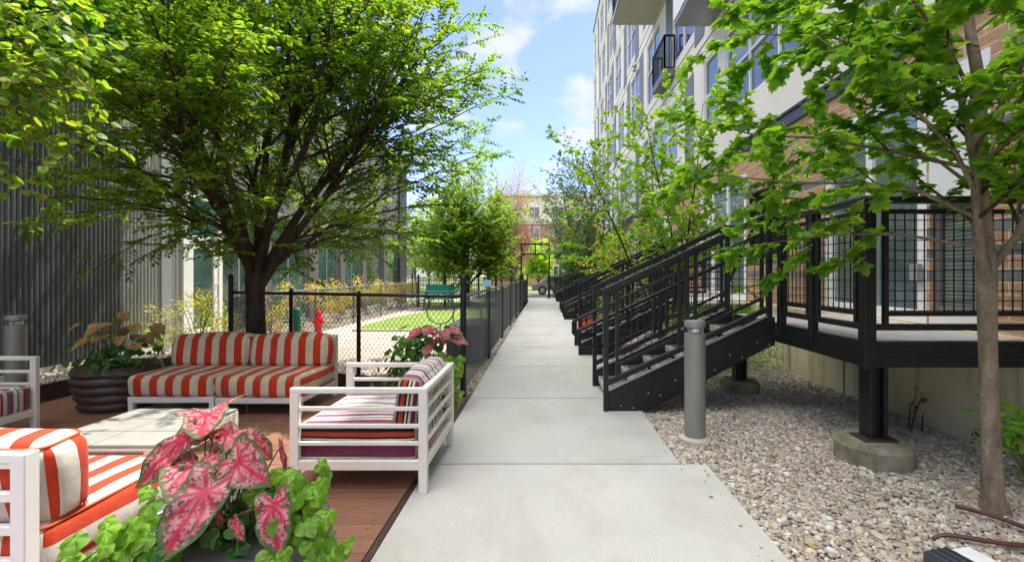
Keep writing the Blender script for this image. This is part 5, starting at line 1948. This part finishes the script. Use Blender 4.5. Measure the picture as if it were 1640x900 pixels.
def ramify(stems, specs, g):
    """stems: (pts, r0, r1, length). Every level grows side shoots from the level before"""
    allb, cur = [], stems
    for sp in specs:
        nxt = []
        for pts, r0, r1, L in cur:
            n = max(2, int(sp['n'] * (L / sp['ref']) ** .7)) if sp.get('ref') else sp['n']
            a0 = g.uniform(0, 6.28)
            for i in range(n):
                t = sp['t0'] + (1 - sp['t0']) * (i + g.uniform(.1, .95)) / n
                p, tan = along(pts, min(t, .999))
                an = a0 + i * 2.4 + g.uniform(-.5, .5)
                q = tan.orthogonal().normalized()
                q = Matrix.Rotation(an, 3, tan) @ q
                if sp.get('flat'):
                    q.z *= sp['flat']
                    q.normalize()
                ang = R(g.uniform(*sp['ang']))
                d = tan * math.cos(ang) + q * math.sin(ang)
                d.z += sp.get('lift', 0)
                ln = (sp['L'] if sp.get('abs') else sp['L'] * L * (1 - sp.get('taper', .5) * t)) * g.uniform(.7, 1.25)
                rr = max(sp.get('rmin', .0018), (r0 + (r1 - r0) * t) * sp.get('rr', .55))
                nxt.append((limb(p, d, ln, sp.get('seg', 4), g, sp.get('up', 0), sp.get('wob', .1), sp.get('droop', 0)), rr, rr * .35, ln))
        allb += nxt
        cur = nxt
    return allb, cur

def wood(name, items, mat, par, sides=6):
    m = MB()
    for pts, r0, r1, L in items:
        k = len(pts)
        n = sides if r0 > .012 else (4 if r0 > .004 else 3)
        m.tube(pts, [r0 + (r1 - r0) * i / (k - 1) for i in range(k)], n, cap=False)
    return m.build(name, mat, par, smooth=True)

def leaves_on(twigs, spacing, g, size, out=.75, up=.9, jit=.35, droop=.1, start=.12, keep=None, tip=True):
    P, T, N, Sz = [], [], [], []
    for pts, r0, r1, L in twigs:
        n = max(2, int(L / spacing))
        for i in range(n + 1):
            f = start + (1 - start) * i / n
            p, tan = along(pts, min(f, .999))
            sd_ = tan.cross(Vector((0, 0, 1)))
            if sd_.length < .05:
                sd_ = tan.orthogonal()
            sd_.normalize()
            if i % 2:
                sd_ = -sd_
            if i == n and tip:
                d = tan
            else:
                d = tan * .55 + sd_ * out
            d = d + Vector((g.gauss(0, jit * .5), g.gauss(0, jit * .5), g.gauss(0, jit * .5) - droop))
            if keep and not keep(p):
                continue
            P.append(p[:]); T.append(d[:])
            N.append((g.gauss(0, jit), g.gauss(0, jit), up))
            Sz.append(size * g.uniform(.65, 1.15))
    return P, T, N, Sz

def crown(name, data, kind, mat, par, wid=1.0):
    return leaf_cloud(name, data[0], data[1], data[2], data[3], kind, mat, par, wid)

def trunk_mesh(pts, radii, mat, par, n=14, lump=.06, seed=1, ridge=.0):
    P = [Vector(p) for p in pts]
    k = len(P)
    sm, rr = [], []
    for i in range(k - 1):
        p0, p1, p2, p3 = P[max(0, i - 1)], P[i], P[i + 1], P[min(k - 1, i + 2)]
        m_ = max(2, int((p2 - p1).length / .05))
        for q in range(m_):
            f = q / m_
            sm.append(.5 * ((2 * p1) + (p2 - p0) * f + (2 * p0 - 5 * p1 + 4 * p2 - p3) * f * f + (3 * p1 - p0 - 3 * p2 + p3) * f ** 3))
            rr.append(radii[i] + (radii[i + 1] - radii[i]) * (f * f * (3 - 2 * f)))
    sm.append(P[-1]); rr.append(radii[-1])
    m = MB()
    m.tube(sm, rr, n, cap=True)
    out = []
    for i, v in enumerate(m.v):
        r_, q = divmod(i, n)
        c = sm[min(r_, len(sm) - 1)]
        a = 2 * PI * q / n
        w = 1 + ridge * (math.sin(3 * a + r_ * .13 + seed) * .6 + math.sin(5 * a - r_ * .07 + 2 * seed) * .4) + lump * .35 * math.sin(r_ * .37 + 2 * a + seed) * math.sin(r_ * .21 + seed)
        out.append(tuple(c + (Vector(v) - c) * w))
    m.v = out
    return m.build('trunk', mat, par, smooth=True)

# ---------------------------------------------------------------- big vase-shaped hornbeam
def vase_tree(label, loc, fork, spread, top, limbs, leaf_sz, spacing, mat, bk, seed, group=None, subs=11, twigs=7, tr=.115, low=12, lens=None, name='hornbeam_tree', wid=1.0, kind='oval', prof=None, skew=0, st0=.18):
    g = random.Random(seed)
    x, y = loc
    t = thing(name, label, 'tree', (x, y, 0), 0, group)
    B = Vector((x, y, 0))
    pts = [B + Vector((0, 0, -.05)), B + Vector((.005, 0, .12)), B + Vector((.01, .0, fork * .4)), B + Vector((-.01, .01, fork * .75)), B + Vector((0, 0, fork)), B + Vector((.01, 0, fork + .25))]
    trunk_mesh(pts, [tr * 1.5, tr * 1.12, tr, tr * .98, tr * 1.12, tr * .75], M[bk], t, 24, seed=seed, ridge=.10)
    H = top - fork
    def env(el, az):
        if prof:
            L = float(np.interp(math.degrees(el), prof[0], prof[1])) * (1 + skew * min(0, math.sin(az)) * math.cos(el)) * (1 + .16 * max(0, -math.cos(az)) * math.cos(el) ** 4)
        else:
            L = 1 / math.sqrt((math.cos(el) / spread) ** 2 + (math.sin(el) / H) ** 2)
        return L * g.uniform(.86, 1.08)
    F0 = B + Vector((0, 0, fork))
    mains = []
    nm = 9
    for i in range(nm):
        az = i * 2.39996 + g.uniform(-.3, .3)
        e = (i + .5) / nm
        el = R(34 + 50 * e)
        L = env(el, az) * .92
        st = math.radians(min(88, math.degrees(el) + 18 * (1 - e)))
        d = Vector((math.cos(az) * math.cos(st), math.sin(az) * math.cos(st), math.sin(st)))
        p0 = B + Vector((math.cos(az) * tr * .5, math.sin(az) * tr * .5, fork - .15 + .35 * e))
        mains.append((limb(p0, d, L, 11, g, -.012 * (1 - e), .075), tr * g.uniform(.42, .6), .007, L, d))
    stems = [m_[:4] for m_ in mains]
    for i in range(limbs):
        az = i * 2.39996 + g.uniform(-.25, .25)
        e = (i + .5) / limbs
        el = R(low + (82 - low) * e ** 1.05)
        if prof and math.cos(az) > -.2:
            el = max(el, R(15))
        L = env(el, az)
        dd = Vector((math.cos(az) * math.cos(el), math.sin(az) * math.cos(el), math.sin(el)))
        end = F0 + dd * L
        mm = max(mains, key=lambda m_: m_[4].dot(dd) + g.uniform(-.06, .06))
        f = g.uniform(.05, .16) if el < R(30) else g.uniform(.12, .45)
        p0, tan = along(mm[0], f)
        n_ = 9
        c1 = p0 + (tan * .75 + dd * .25) * ((end - p0).length * .34)
        pts_ = []
        for q in range(n_ + 1):
            u = q / n_
            p = p0 * (1 - u) ** 2 + c1 * 2 * u * (1 - u) + end * u * u
            w = .035 * L * u * (1 - u) * 1.6
            pts_.append(p + Vector((g.gauss(0, w), g.gauss(0, w), g.gauss(0, w))))
        r0 = (mm[1] + (mm[2] - mm[1]) * f) * g.uniform(.38, .6)
        stems.append((pts_, r0, .005, (end - p0).length))
    br, tw = ramify(stems, [
        dict(n=subs, ref=spread, t0=st0, L=.46, taper=.62, ang=(28, 58), flat=.5, lift=.04, up=.0, wob=.07, rr=.5, seg=5),
        dict(n=twigs, ref=1.2, t0=.12, L=.42, taper=.35, ang=(30, 60), flat=.35, up=-.01, wob=.07, rr=.5, seg=4, rmin=.002)], g)
    wood('branches', stems + br, M[bk], t)
    d = leaves_on(tw + [b for b in br if b[3] < .9], spacing, g, leaf_sz, .8, .9, .34, .12)
    crown('crown', d, kind, M[mat], t, wid)
    return t, len(d[0])

t1, n1 = vase_tree('large spreading hornbeam with dark multi-stemmed trunk behind the striped sofas', (-3.92, 6.28), 1.42, 3.15, 7.6, 48, .080, .033, 'leaf_hornbeam', 'bark_dark', 3, subs=13, twigs=8, low=8, st0=.30,
                   prof=([8, 14, 20, 26, 33, 40, 60, 90], [2.1, 2.7, 3.2, 3.6, 4.1, 4.45, 5.2, 5.9]), skew=.28, wid=1.15)
t2, n2 = vase_tree('dense round hornbeam at the back of the dog park left of the path', (-3.75, 22.3), 1.0, 2.75, 6.9, 34, .15, .06, 'leaf_hornbeam', 'bark_dark', 8, subs=10, twigs=8, tr=.11, low=8, wid=1.2)


# ---------------------------------------------------------------- foreground maple
g = random.Random(21)
mt = thing('maple_tree', 'young maple with grey brown trunk and star shaped leaves standing in the pebbles', 'tree', (2.79, 2.88, 0))
b = Vector((2.79, 2.88, 0))
K = lambda x, y, z: b + Vector((x, y, z))
main = [K(.02, 0, -.06), K(.01, 0, .03), K(0, 0, .12), K(-.01, 0, .5), K(-.025, .0, .9), K(-.03, 0, 1.25), K(-.035, 0, 1.48), K(-.02, .02, 1.7), K(-.06, .02, 2.1), K(-.03, .05, 2.6), K(-.06, .1, 3.2), K(-.02, .1, 3.9), K(0, .1, 4.5)]
trunk_mesh(main, [.095, .072, .055, .048, .046, .047, .052, .041, .038, .033, .026, .018, .006], M['bark_maple'], mt, 20, .12, seed=5, ridge=.03)
stems = [
    ([K(-.05, -.02, 1.42), K(-.13, -.05, 1.62), K(-.17, -.08, 1.85), K(-.20, -.1, 2.1), K(-.3, -.12, 2.5), K(-.42, -.1, 3.0), K(-.5, -.15, 3.6)], .036, .008, 2.3),
    ([K(.0, 0, 1.5), K(.10, -.05, 1.68), K(.16, -.08, 1.9), K(.3, -.1, 2.2), K(.42, -.15, 2.6), K(.6, -.2, 3.2)], .026, .006, 1.9),
    ([K(-.16, -.06, 1.8), K(-.45, .02, 1.98), K(-.75, .1, 2.04), K(-1.1, .2, 2.06), K(-1.45, .3, 2.12), K(-1.75, .42, 2.2)], .015, .004, 1.75),
    ([K(-.18, -.08, 1.95), K(-.4, -.2, 2.15), K(-.7, -.3, 2.35), K(-1.05, -.32, 2.6), K(-1.3, -.3, 2.8)], .014, .004, 1.5),
    ([K(-.05, .02, 2.1), K(-.4, .3, 2.3), K(-.8, .5, 2.45), K(-1.2, .6, 2.5), K(-1.6, .65, 2.62)], .015, .004, 1.8),
    ([K(-.04, .05, 2.5), K(-.35, -.1, 2.8), K(-.7, -.2, 3.1), K(-1.1, -.2, 3.3)], .014, .004, 1.5),
    ([K(-.04, .05, 2.9), K(-.4, .3, 3.2), K(-.8, .5, 3.45), K(-1.15, .6, 3.6)], .013, .004, 1.5),
    ([K(-.12, -.04, 1.62), K(-.4, .22, 1.72), K(-.72, .42, 1.74), K(-1.02, .62, 1.70), K(-1.2, .8, 1.66)], .012, .003, 1.5),
    ([K(0, .02, 2.2), K(.3, .25, 2.5), K(.55, .35, 2.9), K(.7, .4, 3.3)], .014, .004, 1.4),
    ([K(.05, .0, 1.62), K(.3, -.2, 1.8), K(.6, -.3, 2.0), K(.9, -.35, 2.1)], .014, .004, 1.1),
    ([K(-.2, -.1, 2.2), K(-.3, -.45, 2.5), K(-.42, -.7, 2.75), K(-.5, -.85, 2.9)], .012, .004, 1.2),
    ([K(-.03, .05, 2.6), K(.1, -.3, 2.9), K(.2, -.6, 3.15), K(.2, -.8, 3.3)], .012, .004, 1.2),
    ([K(.3, -.1, 2.2), K(.25, -.4, 2.4), K(.15, -.65, 2.5), K(.0, -.8, 2.52)], .012, .004, 1.1),
    ([K(-.2, -.1, 2.1), K(-.25, -.4, 2.2), K(-.3, -.62, 2.22), K(-.4, -.75, 2.2)], .011, .004, 1.0),
    ([K(.16, -.08, 1.9), K(.3, -.35, 2.05), K(.42, -.55, 2.1), K(.5, -.7, 2.1)], .011, .004, .9),
    ([K(-.42, -.1, 3.0), K(-.6, -.3, 3.1), K(-.8, -.5, 3.12), K(-1.0, -.55, 3.1)], .011, .004, 1.0),
    ([K(.0, .05, 2.4), K(.25, .0, 2.6), K(.5, -.1, 2.75), K(.8, -.15, 2.85)], .012, .004, 1.1),
    ([K(.1, -.05, 1.8), K(.3, .1, 2.0), K(.5, .2, 2.15), K(.75, .3, 2.2)], .012, .004, 1.0),
    ([K(-.03, .08, 3.0), K(.2, .0, 3.2), K(.5, -.05, 3.35), K(.8, -.1, 3.4)], .012, .004, 1.1),
    ([K(-.1, .02, 2.0), K(-.1, .3, 2.25), K(-.2, .6, 2.4), K(-.35, .85, 2.5)], .012, .004, 1.1),
    ([K(-.3, -.1, 2.5), K(-.6, -.05, 2.75), K(-.95, .05, 2.95), K(-1.3, .2, 3.05), K(-1.5, .3, 3.1)], .012, .004, 1.5),
]
br, tw = ramify(stems, [dict(n=10, ref=1.5, t0=.22, L=.34, taper=.45, ang=(30, 62), flat=.5, lift=.02, wob=.08, rr=.5, seg=4),
                        dict(n=4, ref=.45, t0=.25, L=.5, taper=.3, ang=(30, 60), flat=.4, wob=.08, rr=.6, seg=3, rmin=.0015)], g)
wood('limbs', stems, M['bark_maple'], mt, 8)
wood('branches', br, M['bark_dark'], mt, 6)
d = leaves_on(tw + br, .043, g, .074, .85, .8, .38, .2, .2, keep=lambda p: p.x < 3.7)
crown('crown', d, 'maple', M['leaf_maple'], mt, .95)
print('maple leaves', len(d[0]))

# ---------------------------------------------------------------- multi-stem small tree between the stairs
def multi_stem(label, loc, h, spread, stems_n, leaf_sz, kind, mat, bk, seed, spacing=.06, n1=9, n2=4, name='small_tree', lo=0.0, r=.03, wid=1.0, lean=(0, 0), group=None, t0=.3):
    g = random.Random(seed)
    t = thing(name, label, 'tree', (loc[0], loc[1], 0), 0, group)
    B = Vector((loc[0], loc[1], lo))
    st = []
    for i in range(stems_n):
        az = i * 2.4 + g.uniform(-.4, .4)
        k = (i + .6) / stems_n
        d = Vector((math.cos(az) * spread * k + lean[0], math.sin(az) * spread * k + lean[1], h * (1.1 - .25 * k)))
        L = d.length
        st.append((limb(B + Vector((g.uniform(-.05, .05), g.uniform(-.05, .05), -.05)), d, L, 8, g, .015, .06), r * g.uniform(.7, 1.1), .004, L))
    br, tw = ramify(st, [dict(n=n1, ref=3, t0=t0, L=.33, taper=.5, ang=(30, 62), flat=.6, lift=.05, wob=.08, rr=.5, seg=4),
                         dict(n=n2, ref=.7, t0=.2, L=.45, taper=.3, ang=(30, 60), flat=.5, wob=.08, rr=.6, seg=3, rmin=.002)], g)
    m = wood('trunk', st, M[bk], t, 8)
    wood('branches', br, M[bk], t, 6)
    d = leaves_on(tw + br, spacing, g, leaf_sz, .85, .75, .45, .15, .2)
    crown('crown', d, kind, M[mat], t, wid)
    return t, len(d[0])
_, n = multi_stem('small bright green tree with slim stems between the two nearest staircases', (2.12, 7.1), 3.7, 1.5, 6, .068, 'maple', 'leaf_maple_pale', 'bark_dark', 31, .068, 11, 4, 'maple_tree', lean=(-.15, -.1), t0=.34)
print('small maple', n)
multi_stem('light yellow green shrubby tree between the second and third staircases', (2.1, 12.6), 2.4, 1.2, 6, .10, 'oval', 'leaf_sun', 'bark_grey', 32, .06, 10, 5, 'small_tree', t0=.3)
multi_stem('tall open tree with bluish dark leaves beside the far staircases', (1.75, 17.2), 5.6, 1.55, 6, .12, 'oval', 'leaf_bluegreen', 'bark_grey', 33, .12, 11, 5, 'slender_tree', r=.05, t0=.22, wid=1.3)
multi_stem('second tall bluish tree farther along the row of staircases', (1.75, 23.0), 6.2, 1.6, 6, .14, 'oval', 'leaf_bluegreen', 'bark_grey', 36, .13, 11, 5, 'slender_tree', r=.05, t0=.2, wid=1.3)
multi_stem('dense low green tree leaning to the path below the tall bluish trees', (1.55, 19.9), 3.0, 1.3, 6, .13, 'maple', 'leaf_green', 'bark_grey', 34, .085, 11, 5, 'small_tree', t0=.25)
# nearly bare reddish tree
multi_stem('half bare reddish brown tree in front of the distant brick building', (-2.15, 32.4 - 2.6), 7.3, 1.5, 7, .09, 'oval', 'leaf_brown', 'bark_grey', 35, .20, 15, 6, 'bare_tree', r=.05, t0=.15)

# ---------------------------------------------------------------- overhanging round-leaved tree from the left
g = random.Random(44)
ov = thing('redbud_tree', 'round leaved tree with seed pods overhanging the top left corner', 'tree', (-4.9, 2.75, 0))
b = Vector((-4.9, 2.75, 0))
trunk_mesh([b + Vector(q) for q in ((0, 0, -.05), (0, 0, .5), (.03, .02, 1.3), (.1, .05, 2.1), (.15, .05, 3.0), (.2, .1, 4.2))], [.12, .09, .08, .075, .06, .02], M['bark_grey'], ov, 12)
ends = [(-2.85, 2.6, 2.35), (-2.9, 2.75, 2.75), (-2.9, 2.5, 3.0), (-3.0, 2.55, 2.2), (-3.1, 2.7, 2.6), (-2.8, 2.7, 3.0), (-3.0, 2.45, 2.05), (-3.05, 3.0, 2.9), (-2.72, 2.65, 2.5)]
st = []
for e in ends:
    p0 = b + Vector((.12, .05, 2.3 + g.uniform(-.1, 1.2)))
    e = Vector(e)
    pts = arch(p0, e, .16, 9)
    st.append((pts, .022, .004, (e - p0).length))
br, tw = ramify(st, [dict(n=13, ref=2, t0=.35, L=.26, taper=.4, ang=(30, 60), flat=.6, lift=-.1, wob=.08, rr=.5, seg=4, droop=.12),
                     dict(n=4, ref=.45, t0=.2, L=.5, taper=.3, ang=(30, 60), flat=.5, wob=.08, rr=.6, seg=3, rmin=.0015, droop=.2)], g)
wood('branches', st + br, M['bark_dark'], ov, 6)
d = leaves_on(tw + br, .055, g, .058, .8, .75, .5, .35, .2)
crown('crown', d, 'round', M['leaf_redbud'], ov)
d = leaves_on([q for q in tw if g.random() < .55], .06, g, .05, .6, .4, .5, .6, .3)
crown('seed_pods', d, 'oval', M['seed'], ov, .7)['kind'] = 'stuff'
# dark round leaves higher up
st = []
for e in ((-3.2, 3.2, 3.1), (-3.05, 3.3, 3.3), (-3.4, 3.1, 3.2), (-3.1, 3.1, 3.15)):
    p0 = b + Vector((.2, .1, 3.4)); e = Vector(e)
    st.append((arch(p0, e, .1, 8), .018, .004, (e - p0).length))
br, tw = ramify(st, [dict(n=10, ref=2, t0=.3, L=.25, taper=.4, ang=(30, 60), flat=.6, wob=.08, rr=.5, seg=4),
                     dict(n=4, ref=.45, t0=.2, L=.5, taper=.3, ang=(30, 60), flat=.5, wob=.08, rr=.6, seg=3, rmin=.0015)], g)
wood('branches', st + br, M['bark_dark'], ov, 6)
crown('crown', leaves_on(tw + br, .06, g, .085, .8, .8, .4, .3, .2), 'round', M['leaf_green'], ov)

# ---------------------------------------------------------------- background trees
BG = [(-7.2, 33, 7.5, 'leaf_far', 'pale green tree behind the corner of the glazed building'),
      (-10.5, 42, 9, 'leaf_far', 'pale green tree far left beyond the dog park fence'),
      (-5.2, 44, 6.5, 'leaf_far', 'pale green tree directly behind the round hornbeam'),
      (-.6, 46, 5.2, 'leaf_lime', 'small bright lime tree seen through the steel portal at the end of the path'),
      (3.2, 43, 6, 'leaf_far', 'pale green tree behind the far end of the staircases'),
      (-14, 50, 10, 'leaf_far', 'tall pale tree in front of the distant white building')]
for i, (x, y, h, mt_, lab) in enumerate(BG):
    vase_tree(lab, (x, y), h * .18, h * .34, h, 16, .26, .13, mt_, 'bark_grey', 60 + i, 'trees beyond the end of the path', 7, 5, .1, 6, name='distant_tree', wid=1.4)

# ---------------------------------------------------------------- shrubs
def shrub(label, loc, rad, h, n, leaf_sz, kind, mat, seed, name='shrub', group=None, flat_top=False, wid=1.0, stems=7, z0=0.0):
    g = np.random.default_rng(seed)
    t = thing(name, label, 'shrub', (loc[0], loc[1], z0), 0, group)
    u = rand_unit(n, 0, 1, g)
    if flat_top:
        p = g.uniform(-1, 1, (n, 3))
        k = np.argmax(np.abs(p), 1)
        sh = g.uniform(.75, 1.0, n)
        f = g.random(n) < .75
        for i in range(n):
            if f[i]:
                p[i, k[i]] = np.sign(p[i, k[i]]) * sh[i]
        u = p / np.maximum(np.abs(p).max(1, keepdims=True), 1e-6)
        p = p * (1 + .05 * g.normal(size=(n, 1)))
    else:
        # clumps
        nc = max(6, n // 70)
        cc = rand_unit(nc, .25, 1, g) * g.uniform(.45, .95, (nc, 1))
        w = g.integers(0, nc, n)
        p = cc[w] + g.normal(0, .17, (n, 3))
        p[:, 2] = np.clip(p[:, 2], -1, 1.3)
        u = p
    pos = np.stack([loc[0] + p[:, 0] * rad[0], loc[1] + p[:, 1] * rad[1], z0 + h * (.52 + .48 * p[:, 2])], 1)
    td = u * np.array([1, 1, .4]) + g.normal(0, .6, (n, 3))
    nn = u * .6 + np.array([0, 0, .8]) + g.normal(0, .35, (n, 3))
    m = MB()
    gg = random.Random(seed)
    for i in range(stems):
        k = gg.randrange(n)
        m.tube(arch((loc[0] + gg.uniform(-.08, .08), loc[1] + gg.uniform(-.08, .08), z0 - .03), pos[k], .04, 6), [.009, .008, .007, .006, .005, .003], 5)
    m.build('stem', M['bark_grey'], t, smooth=True)
    leaf_cloud('foliage', pos, td, nn, leaf_sz * g.uniform(.6, 1.2, n), kind, mat, t, wid)
    return t
shrub('sunlit yellow green bush in front of the glazed entrance door', (-6.25, 8.4), (.55, .5), 1.12, 1500, .062, 'oval', M['leaf_sun'], 1, stems=12)
shrub('small sunlit sprig of a bush beside the grey corner post of the corrugated wall', (-6.85, 8.25), (.28, .3), .95, 260, .06, 'oval', M['leaf_sun'], 2, stems=8)
for i in range(11):
    y = 10.9 + i * 1.18
    shrub(['golden shrub by the first tall window, nearest the entrance door', 'golden shrub, second from the entrance door in the window row', 'golden shrub, third from the entrance door in the window row',
           'golden shrub, fourth from the entrance door in the window row', 'golden shrub, fifth from the entrance door in the window row', 'golden shrub in the middle of the row along the windows',
           'golden shrub, fifth from the far corner of the window row', 'golden shrub, fourth from the far corner of the window row', 'golden shrub, third from the far corner of the window row',
           'golden shrub, second from the far corner of the window row', 'golden shrub at the far corner pier of the glazed building'][i],
          (-6.45, y), (.5, .62), 1.30, 520, .085, 'oval', M['leaf_yellow'], 10 + i, 'golden_shrub', 'golden shrubs below the windows', stems=6)
shrub('clipped bright green hedge block between the two nearest staircases', (2.72, 7.2), (.8, .42), .95, 5200, .042, 'oval', M['leaf_hedge'], 31, 'hedge', 'hedge blocks between staircases', True, wid=1.3)
shrub('clipped bright green hedge block between the third and fourth staircases', (2.3, 17.25), (1.0, .45), .95, 2200, .06, 'oval', M['leaf_hedge'], 32, 'hedge', 'hedge blocks between staircases', True, wid=1.3)
shrub('clipped green hedge block beyond the second staircase', (2.3, 12.9), (.8, .6), .8, 2200, .06, 'oval', M['leaf_hedge'], 33, 'hedge', 'hedge blocks between staircases', True, wid=1.3)
shrub('bright green leafy shrub at the right edge behind the maple trunk', (3.35, 3.05), (.30, .30), 1.0, 190, .115, 'oval', M['leaf_hedge'], 41, stems=9, wid=.9)
shrub('tiny green weed sprouting at the concrete base near the big footing', (3.52, 4.35), (.06, .08), .42, 22, .055, 'oval', M['leaf_green'], 42, 'weed', 'weeds along the concrete base', stems=3)
shrub('tiny green weed close to the leafy shrub at the right edge', (3.5, 3.62), (.12, .12), .32, 30, .055, 'oval', M['leaf_green'], 43, 'weed', 'weeds along the concrete base', stems=4)
for i, (x, y) in enumerate(((-12, 29), (-9, 29.2), (-6.4, 28.9), (-3.6, 29), (1.5, 29.4))):
    shrub(['low green shrub farthest left beyond the picket fence', 'low green shrub beyond the fence behind the glazed building corner', 'low green shrub beyond the fence left of the round hornbeam trunk',
           'low green shrub beyond the fence right of the round hornbeam trunk', 'low green shrub right of the steel portal'][i],
          (x, y), (1.3, .5), 1.1, 900, .10, 'oval', M['leaf_far'], 50 + i, 'shrub', 'low shrubs beyond the picket fence', stems=4)

# fallen leaves on the deck and pebbles
g2 = np.random.default_rng(5)
n = 90
pos = np.stack([g2.uniform(-4.6, -1.0, n), g2.uniform(2.4, 5.6, n), np.full(n, .004)], 1)
k = np.ones(n, bool)
n2 = 60
pos2 = np.stack([g2.uniform(1.3, 3.4, n2), g2.uniform(2.4, 6, n2), np.full(n2, .0)], 1)
pp = np.concatenate([pos, pos2])
nn = len(pp)
td = g2.normal(0, 1, (nn, 3)); td[:, 2] *= .08
o = leaf_cloud('fallen_leaves', pp, td, np.tile([0, 0, 1.0], (nn, 1)) + g2.normal(0, .12, (nn, 3)), g2.uniform(.03, .055, nn), 'oval', M['leaf_yellow'])
tag(o, 'dry yellow leaves scattered over the deck and the pebbles', None, None, 'stuff')
